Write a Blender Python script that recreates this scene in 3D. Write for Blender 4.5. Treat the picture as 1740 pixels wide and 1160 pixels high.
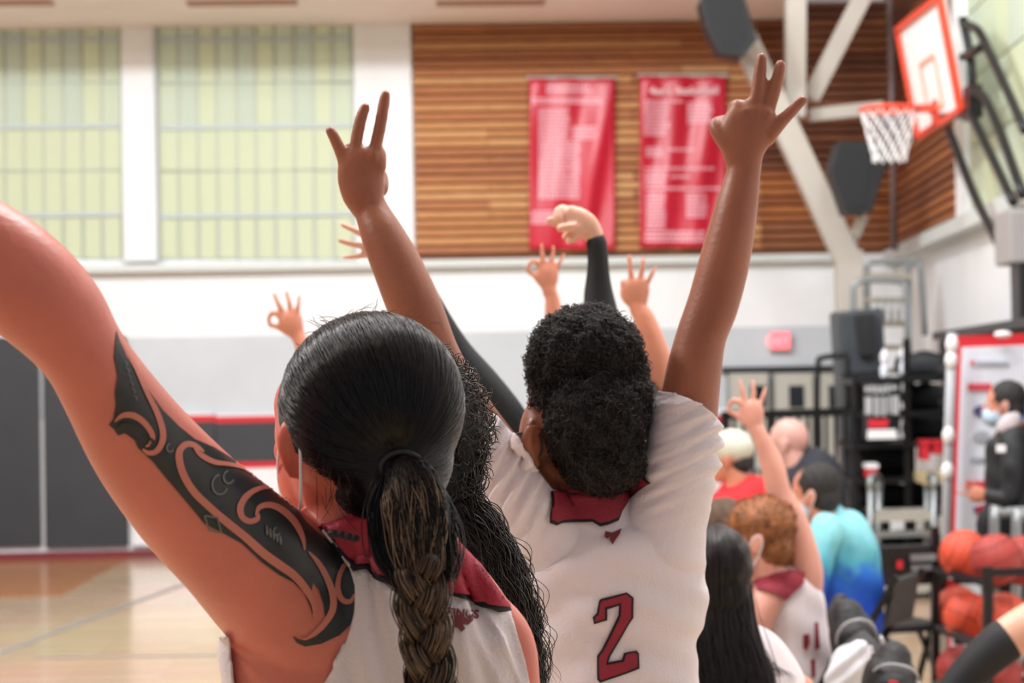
import bpy, bmesh, math, random
import numpy as np
from mathutils import Vector, Matrix, geometry
from mathutils.bvhtree import BVHTree
for o in list(bpy.data.objects): bpy.data.objects.remove(o)
SC = bpy.context.scene; COL = SC.collection
random.seed(7); RNG = np.random.default_rng(7)
PI = math.pi
# ------------------------------------------------------------------ camera
FPX = 3867.0                      # focal length in pixels of the 1740 x 1160 frame
CAMZ = 1.67
pitch = math.atan(80/FPX); roll = math.radians(1.05)
cp, sp = math.cos(pitch), math.sin(pitch)
Fv = Vector((0, cp, sp)); U0 = Vector((0, -sp, cp)); R0 = Vector((1, 0, 0))
Rv = R0*math.cos(roll) - U0*math.sin(roll)
Uv = U0*math.cos(roll) + R0*math.sin(roll)
C0 = Vector((0, 0, CAMZ))
cd = bpy.data.cameras.new('camera'); cam = bpy.data.objects.new('camera', cd); COL.objects.link(cam)
cam.matrix_world = Matrix((( Rv.x, Uv.x, -Fv.x, C0.x), (Rv.y, Uv.y, -Fv.y, C0.y), (Rv.z, Uv.z, -Fv.z, C0.z), (0, 0, 0, 1)))
cd.sensor_width = 36; cd.lens = FPX*36/1740; cd.clip_end = 200; cd.clip_start = .05
cd.dof.use_dof = True; cd.dof.focus_distance = 2.75; cd.dof.aperture_fstop = 8.0
SC.camera = cam
# ------------------------------------------------------------------ light
SC.view_settings.view_transform = 'Standard'; SC.view_settings.look = 'None'
SC.view_settings.exposure = 0.0; SC.view_settings.gamma = 1.0; SC.view_settings.use_curve_mapping = False
W = bpy.data.worlds.new('world'); SC.world = W; W.use_nodes = True
W.node_tree.nodes['Background'].inputs[0].default_value = (.97, .96, 1.0, 1)
W.node_tree.nodes['Background'].inputs[1].default_value = .32
def lamp(name, loc, energy, size, col=(1, .985, .99), target=None):
    ld = bpy.data.lights.new(name, 'AREA'); ld.energy = energy; ld.size = size; ld.color = col; ld.shape = 'DISK'
    o = bpy.data.objects.new(name, ld); COL.objects.link(o); o.location = loc
    if target is not None: o.rotation_euler = (Vector(target)-Vector(loc)).to_track_quat('-Z', 'Y').to_euler()
    return o
for lx in (-9, -5, -1, 3):
    lamp('gym_or_fill_lamp', (lx, 12.5, 7.4), 290 if lx < 0 else 130, .8, (.93, .97, 1), target=(lx, 21, 1.5))
for lx in (-7, -2.5, 2):
    lamp('gym_or_fill_lamp', (lx, 6.5, 7.4), 245, 1.0, target=(lx*.6, 6.0, 0))
lamp('gym_or_fill_lamp', (-5.5, 3.2, 6.0), 230, 1.2, (1, .9, .85), target=(-.2, 2.8, 1.4))
lamp('gym_or_fill_lamp', (-1.5, 15.5, 7.4), 240, .7, (.95, .98, 1), target=(3.4, 18.4, 4.2))  # added fill aimed at the backboard to brighten it, not a hall fixture
lamp('gym_or_fill_lamp', (.2, 9.5, 7.0), 170, .9, target=(1.9, 12.8, 1.3))  # extra fill put in to whiten the sponsor panel
lamp('gym_or_fill_lamp', (.8, 4.6, 6.4), 120, 1.0, target=(.2, 3.0, 1.4))
# ------------------------------------------------------------------ projection helpers
def FY(px, d):
    return (580 + FPX*((CAMZ/d + sp - (px-870)/FPX*math.sin(roll)*cp)/(math.cos(roll)*cp)))
def P(px, py, d):
    px = float(px); py = float(py); d = float(d)
    return C0 + d*(Fv + ((px-870)/FPX)*Rv - ((py-580)/FPX)*Uv)
def ray(px, py):
    px = float(px); py = float(py); return (Fv + ((px-870)/FPX)*Rv - ((py-580)/FPX)*Uv)
def px_of(p):
    v = Vector(p)-C0; d = v.dot(Fv); return (870+FPX*v.dot(Rv)/d, 580-FPX*v.dot(Uv)/d, d)
def hitplane(px, py, p0, n):
    r = ray(px, py); t = (p0-C0).dot(n)/r.dot(n); return C0 + r*t
def floor_pt(px, py): return hitplane(px, py, Vector((0, 0, 0)), Vector((0, 0, 1)))
# ------------------------------------------------------------------ materials
def lin(c):
    return tuple(((v/255)/12.92 if v/255 <= .04045 else ((v/255+.055)/1.055)**2.4) for v in c)
MATS = {}
def mat(name, c, rough=.6, spec=.5, metal=0, var=0., vscale=8, bump=0., bscale=40, sss=0., emit=0., sheen=0., stretch=None, c2=None, coat=0., alpha=1., trans=0.):
    if name in MATS: return MATS[name]
    m = bpy.data.materials.new(name); m.use_nodes = True; nt = m.node_tree; b = nt.nodes['Principled BSDF']
    L = lin(c); b.inputs['Base Color'].default_value = (*L, 1); b.inputs['Roughness'].default_value = rough
    b.inputs['Specular IOR Level'].default_value = spec; b.inputs['Metallic'].default_value = metal
    b.inputs['Coat Weight'].default_value = coat; b.inputs['Alpha'].default_value = alpha
    b.inputs['Transmission Weight'].default_value = trans
    if sheen: b.inputs['Sheen Weight'].default_value = sheen
    if sss:
        b.inputs['Subsurface Weight'].default_value = sss; b.inputs['Subsurface Radius'].default_value = (1, .35, .2); b.inputs['Subsurface Scale'].default_value = .012
    if emit: b.inputs['Emission Color'].default_value = (*L, 1); b.inputs['Emission Strength'].default_value = emit
    tc = nt.nodes.new('ShaderNodeTexCoord'); mp = nt.nodes.new('ShaderNodeMapping'); nt.links.new(tc.outputs['Object'], mp.inputs[0])
    if stretch: mp.inputs['Scale'].default_value = stretch
    if var or c2:
        n = nt.nodes.new('ShaderNodeTexNoise'); n.inputs['Scale'].default_value = vscale; n.inputs['Detail'].default_value = 5
        nt.links.new(mp.outputs[0], n.inputs[0])
        r = nt.nodes.new('ShaderNodeValToRGB'); nt.links.new(n.outputs[0], r.inputs[0])
        k = lin(c2) if c2 else tuple(v*(1-var) for v in L)
        k2 = L if c2 else tuple(min(1, v*(1+var*.6)) for v in L)
        r.color_ramp.elements[0].position = .32; r.color_ramp.elements[1].position = .68
        r.color_ramp.elements[0].color = (*k, 1); r.color_ramp.elements[1].color = (*k2, 1)
        nt.links.new(r.outputs[0], b.inputs['Base Color'])
    if bump:
        n2 = nt.nodes.new('ShaderNodeTexNoise'); n2.inputs['Scale'].default_value = bscale; n2.inputs['Detail'].default_value = 6
        nt.links.new(mp.outputs[0], n2.inputs[0]); bp = nt.nodes.new('ShaderNodeBump'); bp.inputs['Strength'].default_value = bump; bp.inputs['Distance'].default_value = .01
        nt.links.new(n2.outputs[0], bp.inputs['Height']); nt.links.new(bp.outputs[0], b.inputs['Normal'])
    MATS[name] = m; return m
def hairmat(name, stops, rough=.34, spec=.5):
    if name in MATS: return MATS[name]
    m = bpy.data.materials.new(name); m.use_nodes = True; nt = m.node_tree; b = nt.nodes['Principled BSDF']
    a = nt.nodes.new('ShaderNodeAttribute'); a.attribute_name = 'shade'
    r = nt.nodes.new('ShaderNodeValToRGB'); nt.links.new(a.outputs['Fac'], r.inputs[0])
    while len(r.color_ramp.elements) < len(stops): r.color_ramp.elements.new(.5)
    for e, (p, c) in zip(r.color_ramp.elements, stops): e.position = p; e.color = (*lin(c), 1)
    nt.links.new(r.outputs[0], b.inputs['Base Color']); b.inputs['Roughness'].default_value = rough; b.inputs['Specular IOR Level'].default_value = spec
    MATS[name] = m; return m
# ------------------------------------------------------------------ object helpers
def tag(o, label=None, cat=None, group=None, kind=None):
    if label: o['label'] = label
    if cat: o['category'] = cat
    if group: o['group'] = group
    if kind: o['kind'] = kind
    return o
def thing(name, loc, label, cat, group=None):
    o = bpy.data.objects.new(name, None); COL.objects.link(o); o.location = loc; o.empty_display_size = .05
    return tag(o, label, cat, group)
def parent_to(o, p):
    if p is None: return
    o.parent = p
    t = p.location.copy() if p.parent is None else Vector((0, 0, 0))
    o.matrix_parent_inverse = Matrix.Translation(-t)
class MB:
    def __init__(s): s.v = []; s.f = []
    def add(s, vs, fs):
        b = len(s.v); s.v += [tuple(v) for v in vs]; s.f += [tuple(i+b for i in f) for f in fs]; return s
    def box(s, c, sz, ax=None):
        c = Vector(c); ax = ax or (Vector((1, 0, 0)), Vector((0, 1, 0)), Vector((0, 0, 1)))
        vs = [c + ax[0]*(i*sz[0]/2) + ax[1]*(j*sz[1]/2) + ax[2]*(k*sz[2]/2) for k in (-1, 1) for j in (-1, 1) for i in (-1, 1)]
        return s.add(vs, [(0, 2, 3, 1), (4, 5, 7, 6), (0, 1, 5, 4), (2, 6, 7, 3), (0, 4, 6, 2), (1, 3, 7, 5)])
    def bar(s, a, b, w, h=None, n=None):
        a = Vector(a); b = Vector(b); t = (b-a).normalized(); n = n or Fv
        u = t.cross(n); u = u.normalized() if u.length > 1e-4 else Vector((1, 0, 0)); v = t.cross(u)
        return s.box((a+b)/2, ((b-a).length, w, h or w), (t, u, v))
    def tube(s, st, seg=14, sub=4, cap=True):
        """st: (point, ra, rb) stations, swept smoothly; ra lateral as seen from the camera, rb along the view"""
        st = [(Vector(p), a, b) for p, a, b in st]
        pts = []
        n = len(st)
        for i in range(n-1):
            p0 = st[max(i-1, 0)]; p1 = st[i]; p2 = st[i+1]; p3 = st[min(i+2, n-1)]
            for k in range(sub):
                t = k/sub
                def cr(a, b, c, d): return .5*((2*b)+(c-a)*t+(2*a-5*b+4*c-d)*t*t+(-a+3*b-3*c+d)*t*t*t)
                pts.append((cr(p0[0], p1[0], p2[0], p3[0]), max(1e-4, cr(p0[1], p1[1], p2[1], p3[1])), max(1e-4, cr(p0[2], p1[2], p2[2], p3[2]))))
        pts.append(st[-1])
        if cap:
            t0 = (pts[0][0]-pts[1][0]).normalized(); t1 = (pts[-1][0]-pts[-2][0]).normalized()
            def ends(q, t):
                rr = min(q[1], q[2])
                return [(q[0]+t*rr*math.sin(a), q[1]*math.cos(a), q[2]*math.cos(a)) for a in (.5, 1.0, 1.4)]
            pts = ends(pts[0], t0)[::-1] + pts + ends(pts[-1], t1)
        rings = []; pa = None
        for i, (p, ra, rb) in enumerate(pts):
            T = (pts[min(i+1, len(pts)-1)][0]-pts[max(i-1, 0)][0]).normalized()
            V = (p-C0).normalized(); A = T.cross(V)
            if A.length < .15 and pa is not None: A = pa - T*pa.dot(T)
            A.normalize()
            if pa is not None and A.dot(pa) < 0: A = -A
            pa = A; B = T.cross(A)
            rings.append([p + A*(ra*math.cos(2*PI*k/seg)) + B*(rb*math.sin(2*PI*k/seg)) for k in range(seg)])
        vs = [v for r in rings for v in r]; fs = []
        for i in range(len(rings)-1):
            for k in range(seg):
                a = i*seg+k; b = i*seg+(k+1) % seg; fs.append((a, b, b+seg, a+seg))
        fs.append(tuple(range(seg-1, -1, -1))); fs.append(tuple(range((len(rings)-1)*seg, len(rings)*seg)))
        return s.add(vs, fs)
    def pipe(s, pts, r, seg=8, sub=1): return s.tube([(p, r, r) for p in pts], seg, sub, cap=False)
    def ell(s, c, r, ax=None, nu=32, nv=20):
        c = Vector(c); ax = ax or (Rv, Fv, Uv); vs = []; fs = []
        for j in range(1, nv):
            th = PI*j/nv
            for i in range(nu):
                ph = 2*PI*i/nu
                vs.append(c + ax[0]*(r[0]*math.sin(th)*math.cos(ph)) + ax[1]*(r[1]*math.sin(th)*math.sin(ph)) + ax[2]*(r[2]*math.cos(th)))
        for j in range(nv-2):
            for i in range(nu):
                a = j*nu+i; b = j*nu+(i+1) % nu; fs.append((a, a+nu, b+nu, b))
        t = len(vs); vs += [c+ax[2]*r[2], c-ax[2]*r[2]]
        for i in range(nu):
            fs.append((t, i, (i+1) % nu)); fs.append((t+1, (nv-2)*nu+(i+1) % nu, (nv-2)*nu+i))
        return s.add(vs, fs)
    def prism(s, pts, off):
        n = len(pts); pts = [Vector(p) for p in pts]; off = Vector(off)
        return s.add(pts+[p+off for p in pts], [tuple(range(n-1, -1, -1)), tuple(range(n, 2*n))] + [(i, (i+1) % n, n+(i+1) % n, n+i) for i in range(n)])
    def mesh(s, name):
        m = bpy.data.meshes.new(name); m.from_pydata(s.v, [], s.f); m.validate(); return m
    def build(s, name, mt, parent=None, smooth=False, bevel=0.):
        m = s.mesh(name); m.materials.append(mt)
        bm = bmesh.new(); bm.from_mesh(m); bmesh.ops.recalc_face_normals(bm, faces=bm.faces)
        if bevel: bmesh.ops.bevel(bm, geom=[e for e in bm.edges], offset=bevel, segments=2, affect='EDGES', profile=.6)
        bm.to_mesh(m); bm.free()
        if smooth: m.polygons.foreach_set('use_smooth', [True]*len(m.polygons))
        o = bpy.data.objects.new(name, m); COL.objects.link(o); parent_to(o, parent); return o
    def remesh(s, name, mt, parent=None, voxel=.006, it=4, disp=None, dec=0.):
        m = s.mesh(name); t = bpy.data.objects.new(name+'_t', m); COL.objects.link(t)
        md = t.modifiers.new('r', 'REMESH'); md.mode = 'VOXEL'; md.voxel_size = voxel; md.use_smooth_shade = True
        sm = t.modifiers.new('s', 'SMOOTH'); sm.iterations = it; sm.factor = .5
        if dec: dc = t.modifiers.new('d', 'DECIMATE'); dc.ratio = dec
        dg = bpy.context.evaluated_depsgraph_get(); dg.update()
        nm = bpy.data.meshes.new_from_object(t.evaluated_get(dg)); bpy.data.objects.remove(t); bpy.data.meshes.remove(m)
        nm.name = name; nm.materials.clear(); nm.materials.append(mt)
        if disp:
            n = len(nm.vertices); co = np.empty(n*3); nm.vertices.foreach_get('co', co); co = co.reshape(-1, 3)
            no = np.empty(n*3); nm.vertices.foreach_get('normal', no); no = no.reshape(-1, 3)
            q = proj(co); a = disp(q[:, 0], q[:, 1], co, no); co += no*a[:, None]; nm.vertices.foreach_set('co', co.ravel()); nm.update()
        nm.polygons.foreach_set('use_smooth', [True]*len(nm.polygons))
        o = bpy.data.objects.new(name, nm); COL.objects.link(o); parent_to(o, parent); return o
def proj(co):
    M = np.array([Rv, Uv, Fv]); v = (co-np.array(C0)) @ M.T
    return np.stack([870+FPX*v[:, 0]/v[:, 2], 580-FPX*v[:, 1]/v[:, 2], v[:, 2]], 1)
def S(px, py, r, d, asp=1.): return (P(px, py, d), r*d/FPX, r*d/FPX*asp)
def St(lst, d, asp=1.): return [S(l[0], l[1], l[2], d+(l[3] if len(l) > 3 else 0), l[4] if len(l) > 4 else asp) for l in lst]
# printed marks that lie on a surface: outline filled, then laid on the surface
def inside(x, y, poly):
    c = False; n = len(poly); j = n-1
    for i in range(n):
        xi, yi = poly[i]; xj, yj = poly[j]
        if (yi > y) != (yj > y) and x < (xj-xi)*(y-yi)/(yj-yi)+xi: c = not c
        j = i
    return c
def bvh_of(*objs):
    vs = []; fs = []
    for o in objs:
        b = len(vs); t = Vector((0, 0, 0)); vs += [v.co.copy() for v in o.data.vertices]; fs += [tuple(i+b for i in p.vertices) for p in o.data.polygons]
    return BVHTree.FromPolygons(vs, fs)
def decal(name, polys, bvh, mt, parent, off=.0007, step=6, maxjump=.05):
    V = []; Fc = []
    for poly in polys:
        dense = []
        for i in range(len(poly)):
            a = Vector(poly[i]); b = Vector(poly[(i+1) % len(poly)]); k = max(1, int((b-a).length/step))
            dense += [tuple(a.lerp(b, t/k)) for t in range(k)]
        xs = [p[0] for p in dense]; ys = [p[1] for p in dense]
        pts = [Vector(p) for p in dense]; n0 = len(pts)
        y = min(ys)+step/2; r = 0
        while y < max(ys):
            x = min(xs)+step/2+(step/2 if r % 2 else 0)
            while x < max(xs):
                if inside(x, y, poly): pts.append(Vector((x, y)))
                x += step
            y += step*.87; r += 1
        res = geometry.delaunay_2d_cdt(pts, [(i, (i+1) % n0) for i in range(n0)], [list(range(n0))], 1, 1e-4)
        base = len(V); hit = []
        for v in res[0]:
            dr = ray(v.x, v.y); h = bvh.ray_cast(C0, dr.normalized())
            if h[0] is None: V.append((0, 0, 0)); hit.append(False)
            else:
                n = h[1] if h[1].dot(dr) < 0 else -h[1]
                V.append(tuple(h[0]+n*off-dr.normalized()*off)); hit.append(True)
        for f in res[2]:
            if all(hit[i] for i in f):
                if max((Vector(V[base+f[0]])-Vector(V[base+f[k]])).length for k in (1, 2)) < maxjump: Fc.append(tuple(base+i for i in f))
    used = sorted({i for f in Fc for i in f}); mp = {u: i for i, u in enumerate(used)}
    m = bpy.data.meshes.new(name); m.from_pydata([V[u] for u in used], [], [tuple(mp[i] for i in f) for f in Fc]); m.validate(); m.materials.append(mt)
    m.polygons.foreach_set('use_smooth', [True]*len(m.polygons))
    o = bpy.data.objects.new(name, m); COL.objects.link(o); parent_to(o, parent); return o
def spline(pts, sub=5):
    out = []; n = len(pts); pts = [np.array(p, float) for p in pts]
    for i in range(n-1):
        a, b, c, d = pts[max(i-1, 0)], pts[i], pts[i+1], pts[min(i+2, n-1)]
        for k in range(sub):
            t = k/sub; out.append(.5*((2*b)+(c-a)*t+(2*a-5*b+4*c-d)*t*t+(-a+3*b-3*c+d)*t*t*t))
    out.append(pts[-1]); return out
def stroke(pts, sub=5):
    """pts: (x, y, half width) -> outline polygon"""
    q = spline(pts, sub); L = []; R = []
    for i, p in enumerate(q):
        t = q[min(i+1, len(q)-1)][:2]-q[max(i-1, 0)][:2]; t = t/(np.linalg.norm(t)+1e-9); n = np.array((-t[1], t[0])); w = max(p[2], .3)
        L.append(tuple(p[:2]+n*w)); R.append(tuple(p[:2]-n*w))
    return L+R[::-1]
def smooth_poly(pts, sub=4):
    p = list(pts); q = spline([p[-1]]+p+[p[0], p[1]], sub); return [tuple(v) for v in q[sub:-sub-1]]
def strands(name, lines, rad, mt, parent, shade, kind=None, taper=True):
    """lines: array (N, M, 3); shade: (N, M) -> three-sided fibres joined in one mesh"""
    A = np.asarray(lines, float); N, M, _ = A.shape
    T = np.gradient(A, axis=1); T /= (np.linalg.norm(T, axis=2, keepdims=True)+1e-9)
    V = A-np.array(C0); a = np.cross(T, V); a /= (np.linalg.norm(a, axis=2, keepdims=True)+1e-9); b = np.cross(T, a)
    r = np.full((N, M, 1), 1.)*(np.asarray(rad).reshape(-1, 1, 1) if np.ndim(rad) else rad)
    if taper: r = r*np.minimum(1, np.minimum(np.linspace(.25, 6, M), np.linspace(5, .12, M)))[None, :, None]
    vs = np.stack([A + r*(a*math.cos(t)+b*math.sin(t)) for t in (PI/2, PI/2+2*PI/3, PI/2+4*PI/3)], 2).reshape(-1, 3)
    idx = np.arange(N*M*3).reshape(N, M, 3); fs = []
    for k in range(3):
        k2 = (k+1) % 3; fs.append(np.stack([idx[:, :-1, k], idx[:, :-1, k2], idx[:, 1:, k2], idx[:, 1:, k]], -1).reshape(-1, 4))
    fs = np.concatenate(fs); m = bpy.data.meshes.new(name)
    m.vertices.add(len(vs)); m.vertices.foreach_set('co', vs.ravel()); m.loops.add(fs.size); m.polygons.add(len(fs))
    m.loops.foreach_set('vertex_index', fs.ravel().astype(np.int32)); m.polygons.foreach_set('loop_start', np.arange(0, fs.size, 4, dtype=np.int32))
    m.polygons.foreach_set('use_smooth', [True]*len(fs)); m.update(calc_edges=True)
    at = m.attributes.new('shade', 'FLOAT', 'POINT'); at.data.foreach_set('value', np.repeat(np.asarray(shade, float).reshape(-1), 3).astype(np.float32))
    m.materials.append(mt); o = bpy.data.objects.new(name, m); COL.objects.link(o); parent_to(o, parent)
    if kind: o['kind'] = kind
    return o
def along(st, n, M=26, wave=0., wl=.05, shell=.55, shade=(0, 1), drift=.25, frizz=0., tshade=None):
    """n fibres following a swept elliptical lock"""
    st = [(np.array(p), a, b) for p, a, b in st]; k = len(st)
    P3 = np.array(spline([np.concatenate([p, (a, b)]) for p, a, b in st], 8)); s = np.linspace(0, len(P3)-1, M)
    Q = np.stack([np.interp(s, np.arange(len(P3)), P3[:, j]) for j in range(5)], 1)
    C = Q[:, :3]; T = np.gradient(C, axis=0); T /= np.linalg.norm(T, axis=1, keepdims=True); Vw = C-np.array(C0)
    A = np.cross(T, Vw); A /= np.linalg.norm(A, axis=1, keepdims=True); B = np.cross(T, A)
    out = []; sh = []; ln = np.concatenate([[0], np.cumsum(np.linalg.norm(np.diff(C, axis=0), axis=1))])
    for i in range(n):
        ph = RNG.uniform(0, 2*PI)+RNG.uniform(-drift, drift)*np.linspace(-1, 1, M); rr = RNG.uniform(shell, 1.02)
        w = wave*np.sin(2*PI*ln/wl*RNG.uniform(.8, 1.2)+RNG.uniform(0, 2*PI)); w2 = wave*np.cos(2*PI*ln/wl*RNG.uniform(.8, 1.2)+RNG.uniform(0, 2*PI))
        fz = frizz*RNG.exponential(1)*np.sin(np.linspace(0, 3, M)+RNG.uniform(0, 6))
        x = Q[:, 3]*rr*np.cos(ph)+w+fz; y = Q[:, 4]*rr*np.sin(ph)+w2
        out.append(C + A*x[:, None]+B*y[:, None]); v = RNG.uniform(*shade)
        sh.append(np.full(M, v) if tshade is None else np.clip(tshade(np.linspace(0, 1, M), v), 0, 1))
    return np.array(out), np.array(sh)
def LS(a, b, n): return [float(v) for v in np.linspace(a, b, n)]

def seg_near(x, y, poly):
    best = None
    for i in range(len(poly)):
        ax_, ay = poly[i]; bx, by = poly[(i+1) % len(poly)]; dx, dy = bx-ax_, by-ay; t = max(0, min(1, ((x-ax_)*dx+(y-ay)*dy)/(dx*dx+dy*dy+1e-9)))
        qx, qy = ax_+t*dx, ay+t*dy; d = (x-qx)**2+(y-qy)**2
        if best is None or d < best[0]: best = (d, qx, qy)
    return best
def inside_np(x, y, poly):
    c = np.zeros(len(x), bool); n = len(poly); j = n-1
    for i in range(n):
        xi, yi = poly[i]; xj, yj = poly[j]
        if yi != yj: c ^= ((yi > y) != (yj > y)) & (x < (xj-xi)*(y-yi)/(yj-yi)+xi)
        j = i
    return c
def garment(name, src, poly, mt, parent, infl=.004, disp=None, zmax=None):
    """a shell over the body inside the cutting outline, edges trimmed clean"""
    m = src.data; n = len(m.vertices); co = np.empty(n*3); m.vertices.foreach_get('co', co); co = co.reshape(-1, 3); no = np.empty(n*3); m.vertices.foreach_get('normal', no); no = no.reshape(-1, 3)
    q = proj(co); a = np.full(n, infl)
    if disp: a = a+disp(q[:, 0], q[:, 1], co, no)
    co2 = co+no*a[:, None]; q = proj(co2); ins = inside_np(q[:, 0], q[:, 1], poly); F_ = [tuple(p.vertices) for p in m.polygons]; F_ = [f for f in F_ if any(ins[i] for i in f)]
    used = sorted({i for f in F_ for i in f}); mp = {u: k for k, u in enumerate(used)}; vs = []
    for u in used:
        if ins[u]: vs.append(tuple(co2[u]))
        else:
            b = seg_near(q[u, 0], q[u, 1], poly); vs.append(tuple(P(b[1], b[2], q[u, 2])))
    nm = bpy.data.meshes.new(name); nm.from_pydata(vs, [], [tuple(mp[i] for i in f) for f in F_]); nm.validate(); nm.materials.append(mt); nm.polygons.foreach_set('use_smooth', [True]*len(nm.polygons))
    o = bpy.data.objects.new(name, nm); COL.objects.link(o); parent_to(o, parent); md = o.modifiers.new('s', 'SOLIDIFY'); md.thickness = .0025; md.offset = -1; return o
# ================================================================== THE ROOM
psi = math.radians(2.0)
WX = Vector((math.cos(psi), math.sin(psi), 0)); WN = Vector((math.sin(psi), -math.cos(psi), 0)); ZZ = Vector((0, 0, 1))   # WN points to the court
W0 = P(100, 660, 23.5)
def BW(px, py, out=0.): return hitplane(px, py, W0+WN*out, WN)
corner = BW(1525, 420); corner.z = 0
a2 = math.radians(2.0); SX = Vector((-math.sin(a2), -math.cos(a2), 0)); SN = Vector((-math.cos(a2), math.sin(a2), 0))   # along side wall towards camera / into the court
def SW(px, py, out=0.): return hitplane(px, py, corner+SN*out, SN)
def wall_box(mb, px0, py0, px1, py1, t=.04, out=0., refx=None):
    """box on the far wall between the pixel corners"""
    a = BW(px0, py0); b = BW(px1, py1); u0 = (a-W0).dot(WX); u1 = (b-W0).dot(WX)
    m = BW((px0+px1)/2, py0).z; n = BW((px0+px1)/2, py1).z
    c = W0 + WX*((u0+u1)/2); c.z = (m+n)/2; c += WN*(out+t/2)
    return mb.box(c, (abs(u1-u0), t, abs(m-n)), (WX, WN, ZZ))
M_white = mat('white_block_paint', (236, 238, 240), .55, var=.03, vscale=3, bump=.15, bscale=6)
M_grey = mat('grey_block_paint', (198, 204, 210), .6, var=.04, vscale=2)
M_grey2 = mat('grey_satin', (176, 186, 192), .5)
M_cream = mat('cream_steel_paint', (190, 184, 174), .5, var=.06, vscale=2)
M_ceil = mat('ceiling_paint', (243, 234, 231), .8, var=.04, vscale=1)
M_black = mat('black_paint', (28, 30, 32), .45, var=.2, vscale=5)
M_pad = mat('charcoal_vinyl', (52, 55, 60), .45, var=.08, vscale=3, bump=.1, bscale=3)
M_padw = mat('white_vinyl', (232, 233, 238), .4)
M_red = mat('red_vinyl', (205, 32, 44), .4)
# floor: maple strips with a stained border band
def floor_mat():
    m = bpy.data.materials.new('maple_floor'); m.use_nodes = True; nt = m.node_tree; b = nt.nodes['Principled BSDF']
    tc = nt.nodes.new('ShaderNodeTexCoord'); mp = nt.nodes.new('ShaderNodeMapping'); nt.links.new(tc.outputs['Object'], mp.inputs[0])
    mp.inputs['Rotation'].default_value = (0, 0, -psi)
    br = nt.nodes.new('ShaderNodeTexBrick'); nt.links.new(mp.outputs[0], br.inputs[0]); br.inputs['Scale'].default_value = 1
    br.inputs['Brick Width'].default_value = 1.1; br.inputs['Row Height'].default_value = .06; br.inputs['Mortar Size'].default_value = .0015
    br.inputs['Color1'].default_value = (*lin((228, 204, 170)), 1); br.inputs['Color2'].default_value = (*lin((206, 176, 138)), 1); br.inputs['Mortar'].default_value = (*lin((150, 115, 80)), 1)
    n = nt.nodes.new('ShaderNodeTexNoise'); n.inputs['Scale'].default_value = .7; nt.links.new(mp.outputs[0], n.inputs[0])
    mx = nt.nodes.new('ShaderNodeMix'); mx.data_type = 'RGBA'; mx.blend_type = 'MULTIPLY'; mx.inputs[0].default_value = .35
    nt.links.new(br.outputs[0], mx.inputs[6]); nt.links.new(n.outputs[1], mx.inputs[7]); nt.links.new(mx.outputs[2], b.inputs['Base Color'])
    b.inputs['Roughness'].default_value = .16; b.inputs['Specular IOR Level'].default_value = .6
    return m
fl = MB().box((-4, 12, -.05), (34, 34, .1)).build('floor', floor_mat()); fl['kind'] = 'structure'
M_stain = mat('stained_maple', (178, 122, 78), .22, var=.12, vscale=6, stretch=(1, 8, 1)); M_line = mat('grey_court_line', (150, 146, 142), .3)
def floor_strip(name, a, b, w, mt, z=.002):
    a = Vector(a); b = Vector(b); a.z = b.z = z; d = (b-a).normalized(); n = Vector((-d.y, d.x, 0))
    return MB().box((a+b)/2, ((b-a).length, w, .003), (d, n, ZZ)).build(name, mt, fl)
e = floor_pt(100, 1012); dist = abs((e-W0).dot(WN))
a = W0+WX*-9+WN*(dist/2); b = W0+WX*.72+WN*(dist/2); floor_strip('stained_border', a, b, dist, M_stain)
floor_strip('court_line', floor_pt(-60, 1132), floor_pt(330, 985), .07, M_line, .004)
floor_strip('court_line', floor_pt(60, 1118), floor_pt(420, 1112), .05, M_line, .004)
# far wall
wb = MB(); zt = BW(870, -70).z
c = W0+WX*2; c.z = zt/2; wb.box(c-WN*.15, (26, .3, zt), (WX, WN, ZZ)); wall = wb.build('wall_back', M_white); wall['kind'] = 'structure'
wall_box(MB(), -120, 566, 1440, 703, .012).build('grey_painted_band', M_grey, wall)
wall_box(MB(), 1225, 622, 1440, 632, .06).build('lintel', M_black, wall)
# wall pads at the foot of the wall
xs = [-220, -73, 73, 221]
for i in range(3): wall_box(MB(), xs[i]+1, 573, xs[i+1]-1, 928, .06, .01).build('wall_pad', M_pad, wall, bevel=.012)
wall_box(MB(), -220, 926, 1440, 938, .07, .01).build('pad_kickboard', mat('maroon_board', (120, 40, 48), .5), wall)
xs = [222+i*145 for i in range(9)]
for i in range(8):
    wall_box(MB(), xs[i]+1, 703, xs[i+1]-1, 925, .06, .01).build('wall_pad', M_padw, wall, bevel=.004)
    wall_box(MB(), xs[i]+.2, 706, xs[i+1]-.2, 717, .068, .01).build('red_stripe', M_red, wall)
    wall_box(MB(), xs[i]+.2, 717, xs[i+1]-.2, 784, .066, .01).build('charcoal_stripe', M_pad, wall)
    wall_box(MB(), xs[i]+.2, 784, xs[i+1]-.2, 794, .068, .01).build('red_stripe', M_red, wall)
# ledges along the wall
wall_box(MB(), -120, 444, 1420, 456, .16).build('ledge', mat('ledge_paint', (208, 214, 212), .5), wall)
wall_box(MB(), -120, 456, 276, 463, .10).build('ledge_lip', M_grey2, wall)
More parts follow.
